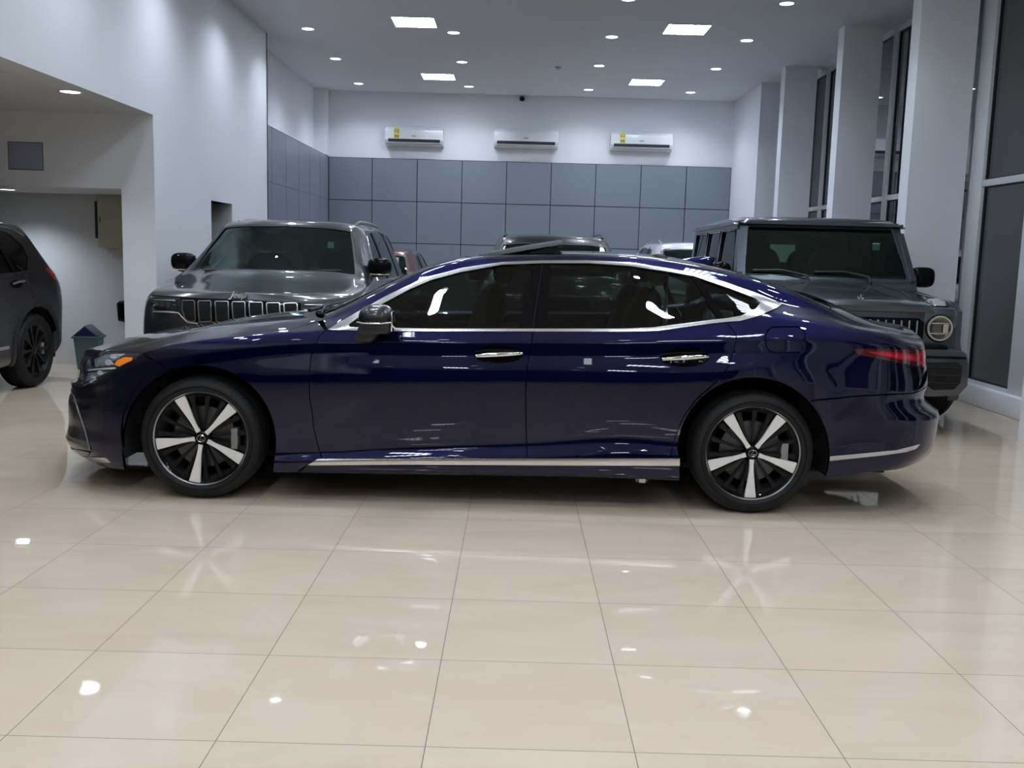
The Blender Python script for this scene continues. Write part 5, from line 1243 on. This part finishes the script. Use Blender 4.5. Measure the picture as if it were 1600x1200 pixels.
frame4('windshield_frame',[(-.84,1.20,1.245),(.84,1.20,1.245),(.775,1.575,1.83),(-.775,1.575,1.83)],.075,G1,.06)
frame4('windshield_seal',[(-.775,1.225,1.285),(.775,1.225,1.285),(.725,1.552,1.765),(-.725,1.552,1.765)],.022,BLK,.03)
gprism('scuttle',[(1.10,1.20),(1.24,1.265),(1.30,1.27),(1.30,1.15),(1.10,1.15)],'x',-.84,.84,G1,bev=.012)
# roof
bm=bmesh.new();rows=[]
for y,dz in ((1.52,-.03),(1.56,-.01),(1.75,.012),(2.4,.025),(3.6,.02),(4.35,.01),(4.50,-.02)):
    rows.append([bm.verts.new((x,y,1.805+z+(dz if abs(x)<.8 else 0))) for x,z in ((-.805,-.015),(-.80,.012),(-.74,.018),(-.70,.045),(-.35,.055),(0,.058),(.35,.055),(.70,.045),(.74,.018),(.80,.012),(.805,-.015))])
for A,B in zip(rows,rows[1:]):
    for k in range(10): bm.faces.new((A[k],A[k+1],B[k+1],B[k]))
bm.faces.new(rows[0]);bm.faces.new(rows[-1]);part('roof',bm_mesh('roof',bm,G1,angle=30),gw)
for sg in (-1,1): gprism('rain_gutter',[(1.52,1.775),(1.60,1.80),(4.50,1.80),(4.50,1.775)],'x',sg*.80 if sg>0 else -.835,.835 if sg>0 else -.80,G1,bev=.005)
# side frames: solid strips with window openings
def side(sg):
    def pt(y,z): # the cabin side leans inwards
        t=(z-1.27)/.53;return (sg*(.855-.06*t),y,z)
    wins=[(1.52,2.38),(2.52,3.30),(3.42,4.28)]
    bm=bmesh.new()
    def q(y0,y1,z0,z1,yt0=None,yt1=None):
        yt0=y0 if yt0 is None else yt0;yt1=y1 if yt1 is None else yt1
        a=[pt(y0,z0),pt(y1,z0),pt(yt1,z1),pt(yt0,z1)];b=[(p[0]-sg*.05,p[1],p[2]) for p in a]
        A=[bm.verts.new(p) for p in a];B=[bm.verts.new(p) for p in b];bm.faces.new(A);bm.faces.new(B[::-1])
        for k in range(4): bm.faces.new((A[k],A[(k+1)%4],B[(k+1)%4],B[k]))
    q(1.20,4.50,1.27,1.32);q(1.58,4.50,1.73,1.79)
    q(1.22,1.42,1.32,1.73,1.50,1.62);q(2.38,2.52,1.32,1.73);q(3.30,3.42,1.32,1.73);q(4.28,4.50,1.32,1.73)
    part('cabin_side',bm_mesh('cabin_side',bm,G1),gw)
    for i,(a,b) in enumerate(((1.42,2.38),(2.52,3.30),(3.42,4.28))):
        c=[pt(a,1.32),pt(b,1.32),pt(b,1.73),pt(a+(.20 if i==0 else 0),1.73)];c=[(x-sg*.015,y,z) for x,y,z in c];quad('side_window',c,SGLASS)
        bm=bmesh.new();
        add_tube(bm,[(x+sg*.012,y,z) for x,y,z in c+[c[0],c[1]]],.012,6);part('window_seal',bm_mesh('window_seal',bm,BLK,angle=40),gw)
    for y in (1.46,2.45,3.36): box('door_gap',sg*.891-.003,sg*.891+.003,y-.006,y+.006,.55,1.27,DARK,gw)
    gprism('door_rub_strip',[(1.1,.86),(1.1,.92),(3.2,.92),(3.2,.86)],'x',sg*.885,sg*.905,BLKT,bev=.004)
    for y in (2.25,3.2): box('door_handle',sg*.91-.02,sg*.91+.02,y-.07,y+.07,1.13,1.16,BLK,gw,.008)
    h=superell('mirror_housing',(sg*.985,1.42,1.31),(.115,.075,.10),BLK,gw,3.2);superell('mirror_arm',(sg*.89,1.44,1.24),(.08,.05,.035),BLKT,h,3)
    box('mirror_glass',sg*.985-.09,sg*.985+.09,1.488,1.497,1.235,1.39,CHROME,h,.003)
side(-1);side(1)
frame4('tailgate_frame',[(.84,4.50,1.25),(-.84,4.50,1.25),(-.79,4.47,1.81),(.79,4.47,1.81)],.17,G1,.05)
quad('rear_window',[(.68,4.475,1.40),(-.68,4.475,1.40),(-.64,4.46,1.66),(.64,4.46,1.66)],glass('rear_clear_glass',(.6,.7,.66),0,1.5))
boxes('tailgate',[(-.84,.84,4.48,4.54,.55,1.27)],G1,gw,.01)
lathe('spare_wheel_cover',[(0,.16),(.33,.15),(.36,.12),(.36,0),(0,0)],G1,gw,'y',40,True,(0,4.54,.95)).data.transform(Matrix.Diagonal((1,1,1,1)))
# wipers, sticker, inside
for x0,sg in ((-.17,1),(.42,1)):
    tube('wiper',[(x0,1.17,1.245),(x0-.02,1.20,1.30),(x0-.25,1.23,1.345),(x0-.52,1.235,1.335)],[.02,.013,.010,.012],BLKT,gw)
box('inspection_sticker',.50,.57,1.462,1.466,1.56,1.63,mat('sticker_green_white',(.45,.62,.58),.5),gw)
for dy in (0,1.0):
    for sg in (-1,1):
        st=superell('seat',(sg*.40,2.25+dy,.98),(.25,.26,.11),SEATM,gw,3.2);superell('backrest',(sg*.40,2.50+dy,1.28),(.25,.10,.30),SEATM,st,3.2);superell('headrest',(sg*.40,2.55+dy,1.62),(.14,.06,.10),SEATM,st,3)
superell('dashboard',(0,1.50,1.17),(.74,.22,.14),INT,gw,3.4);box('rear_view_mirror',-.12,.12,1.56,1.58,1.62,1.69,BLK,gw,.01)
box('centre_screen',-.14,.14,1.66,1.68,1.30,1.42,BLK,gw,.01)
bm=bmesh.new();add_tube(bm,[(.40+.18*math.cos(a),1.80-.06*math.sin(a),1.22+.17*math.sin(a)) for a in [i*2*math.pi/28 for i in range(29)]],.014,8);add_tube(bm,[(.22,1.8,1.22),(.58,1.8,1.22)],.014,6);part('steering_wheel',bm_mesh('steering_wheel',bm,INT,angle=40),gw)
# wheels: built along the car's own axis on a helper frame turned by 90 degrees
for cy in (.80,3.65):
    for sg in (-1,1):
        w=wheel_geo(gw,0,0,sg*.965,sg,.40,.28,.27,'suv',0,BLK,BLK);w.rotation_euler=(0,0,math.radians(-90));w.location=(0,cy,.40)
        if cy<1: w.rotation_euler=(0,0,math.radians(-90+12));w.location=(.07,cy-.03,.40)
        for v in w.children: pass
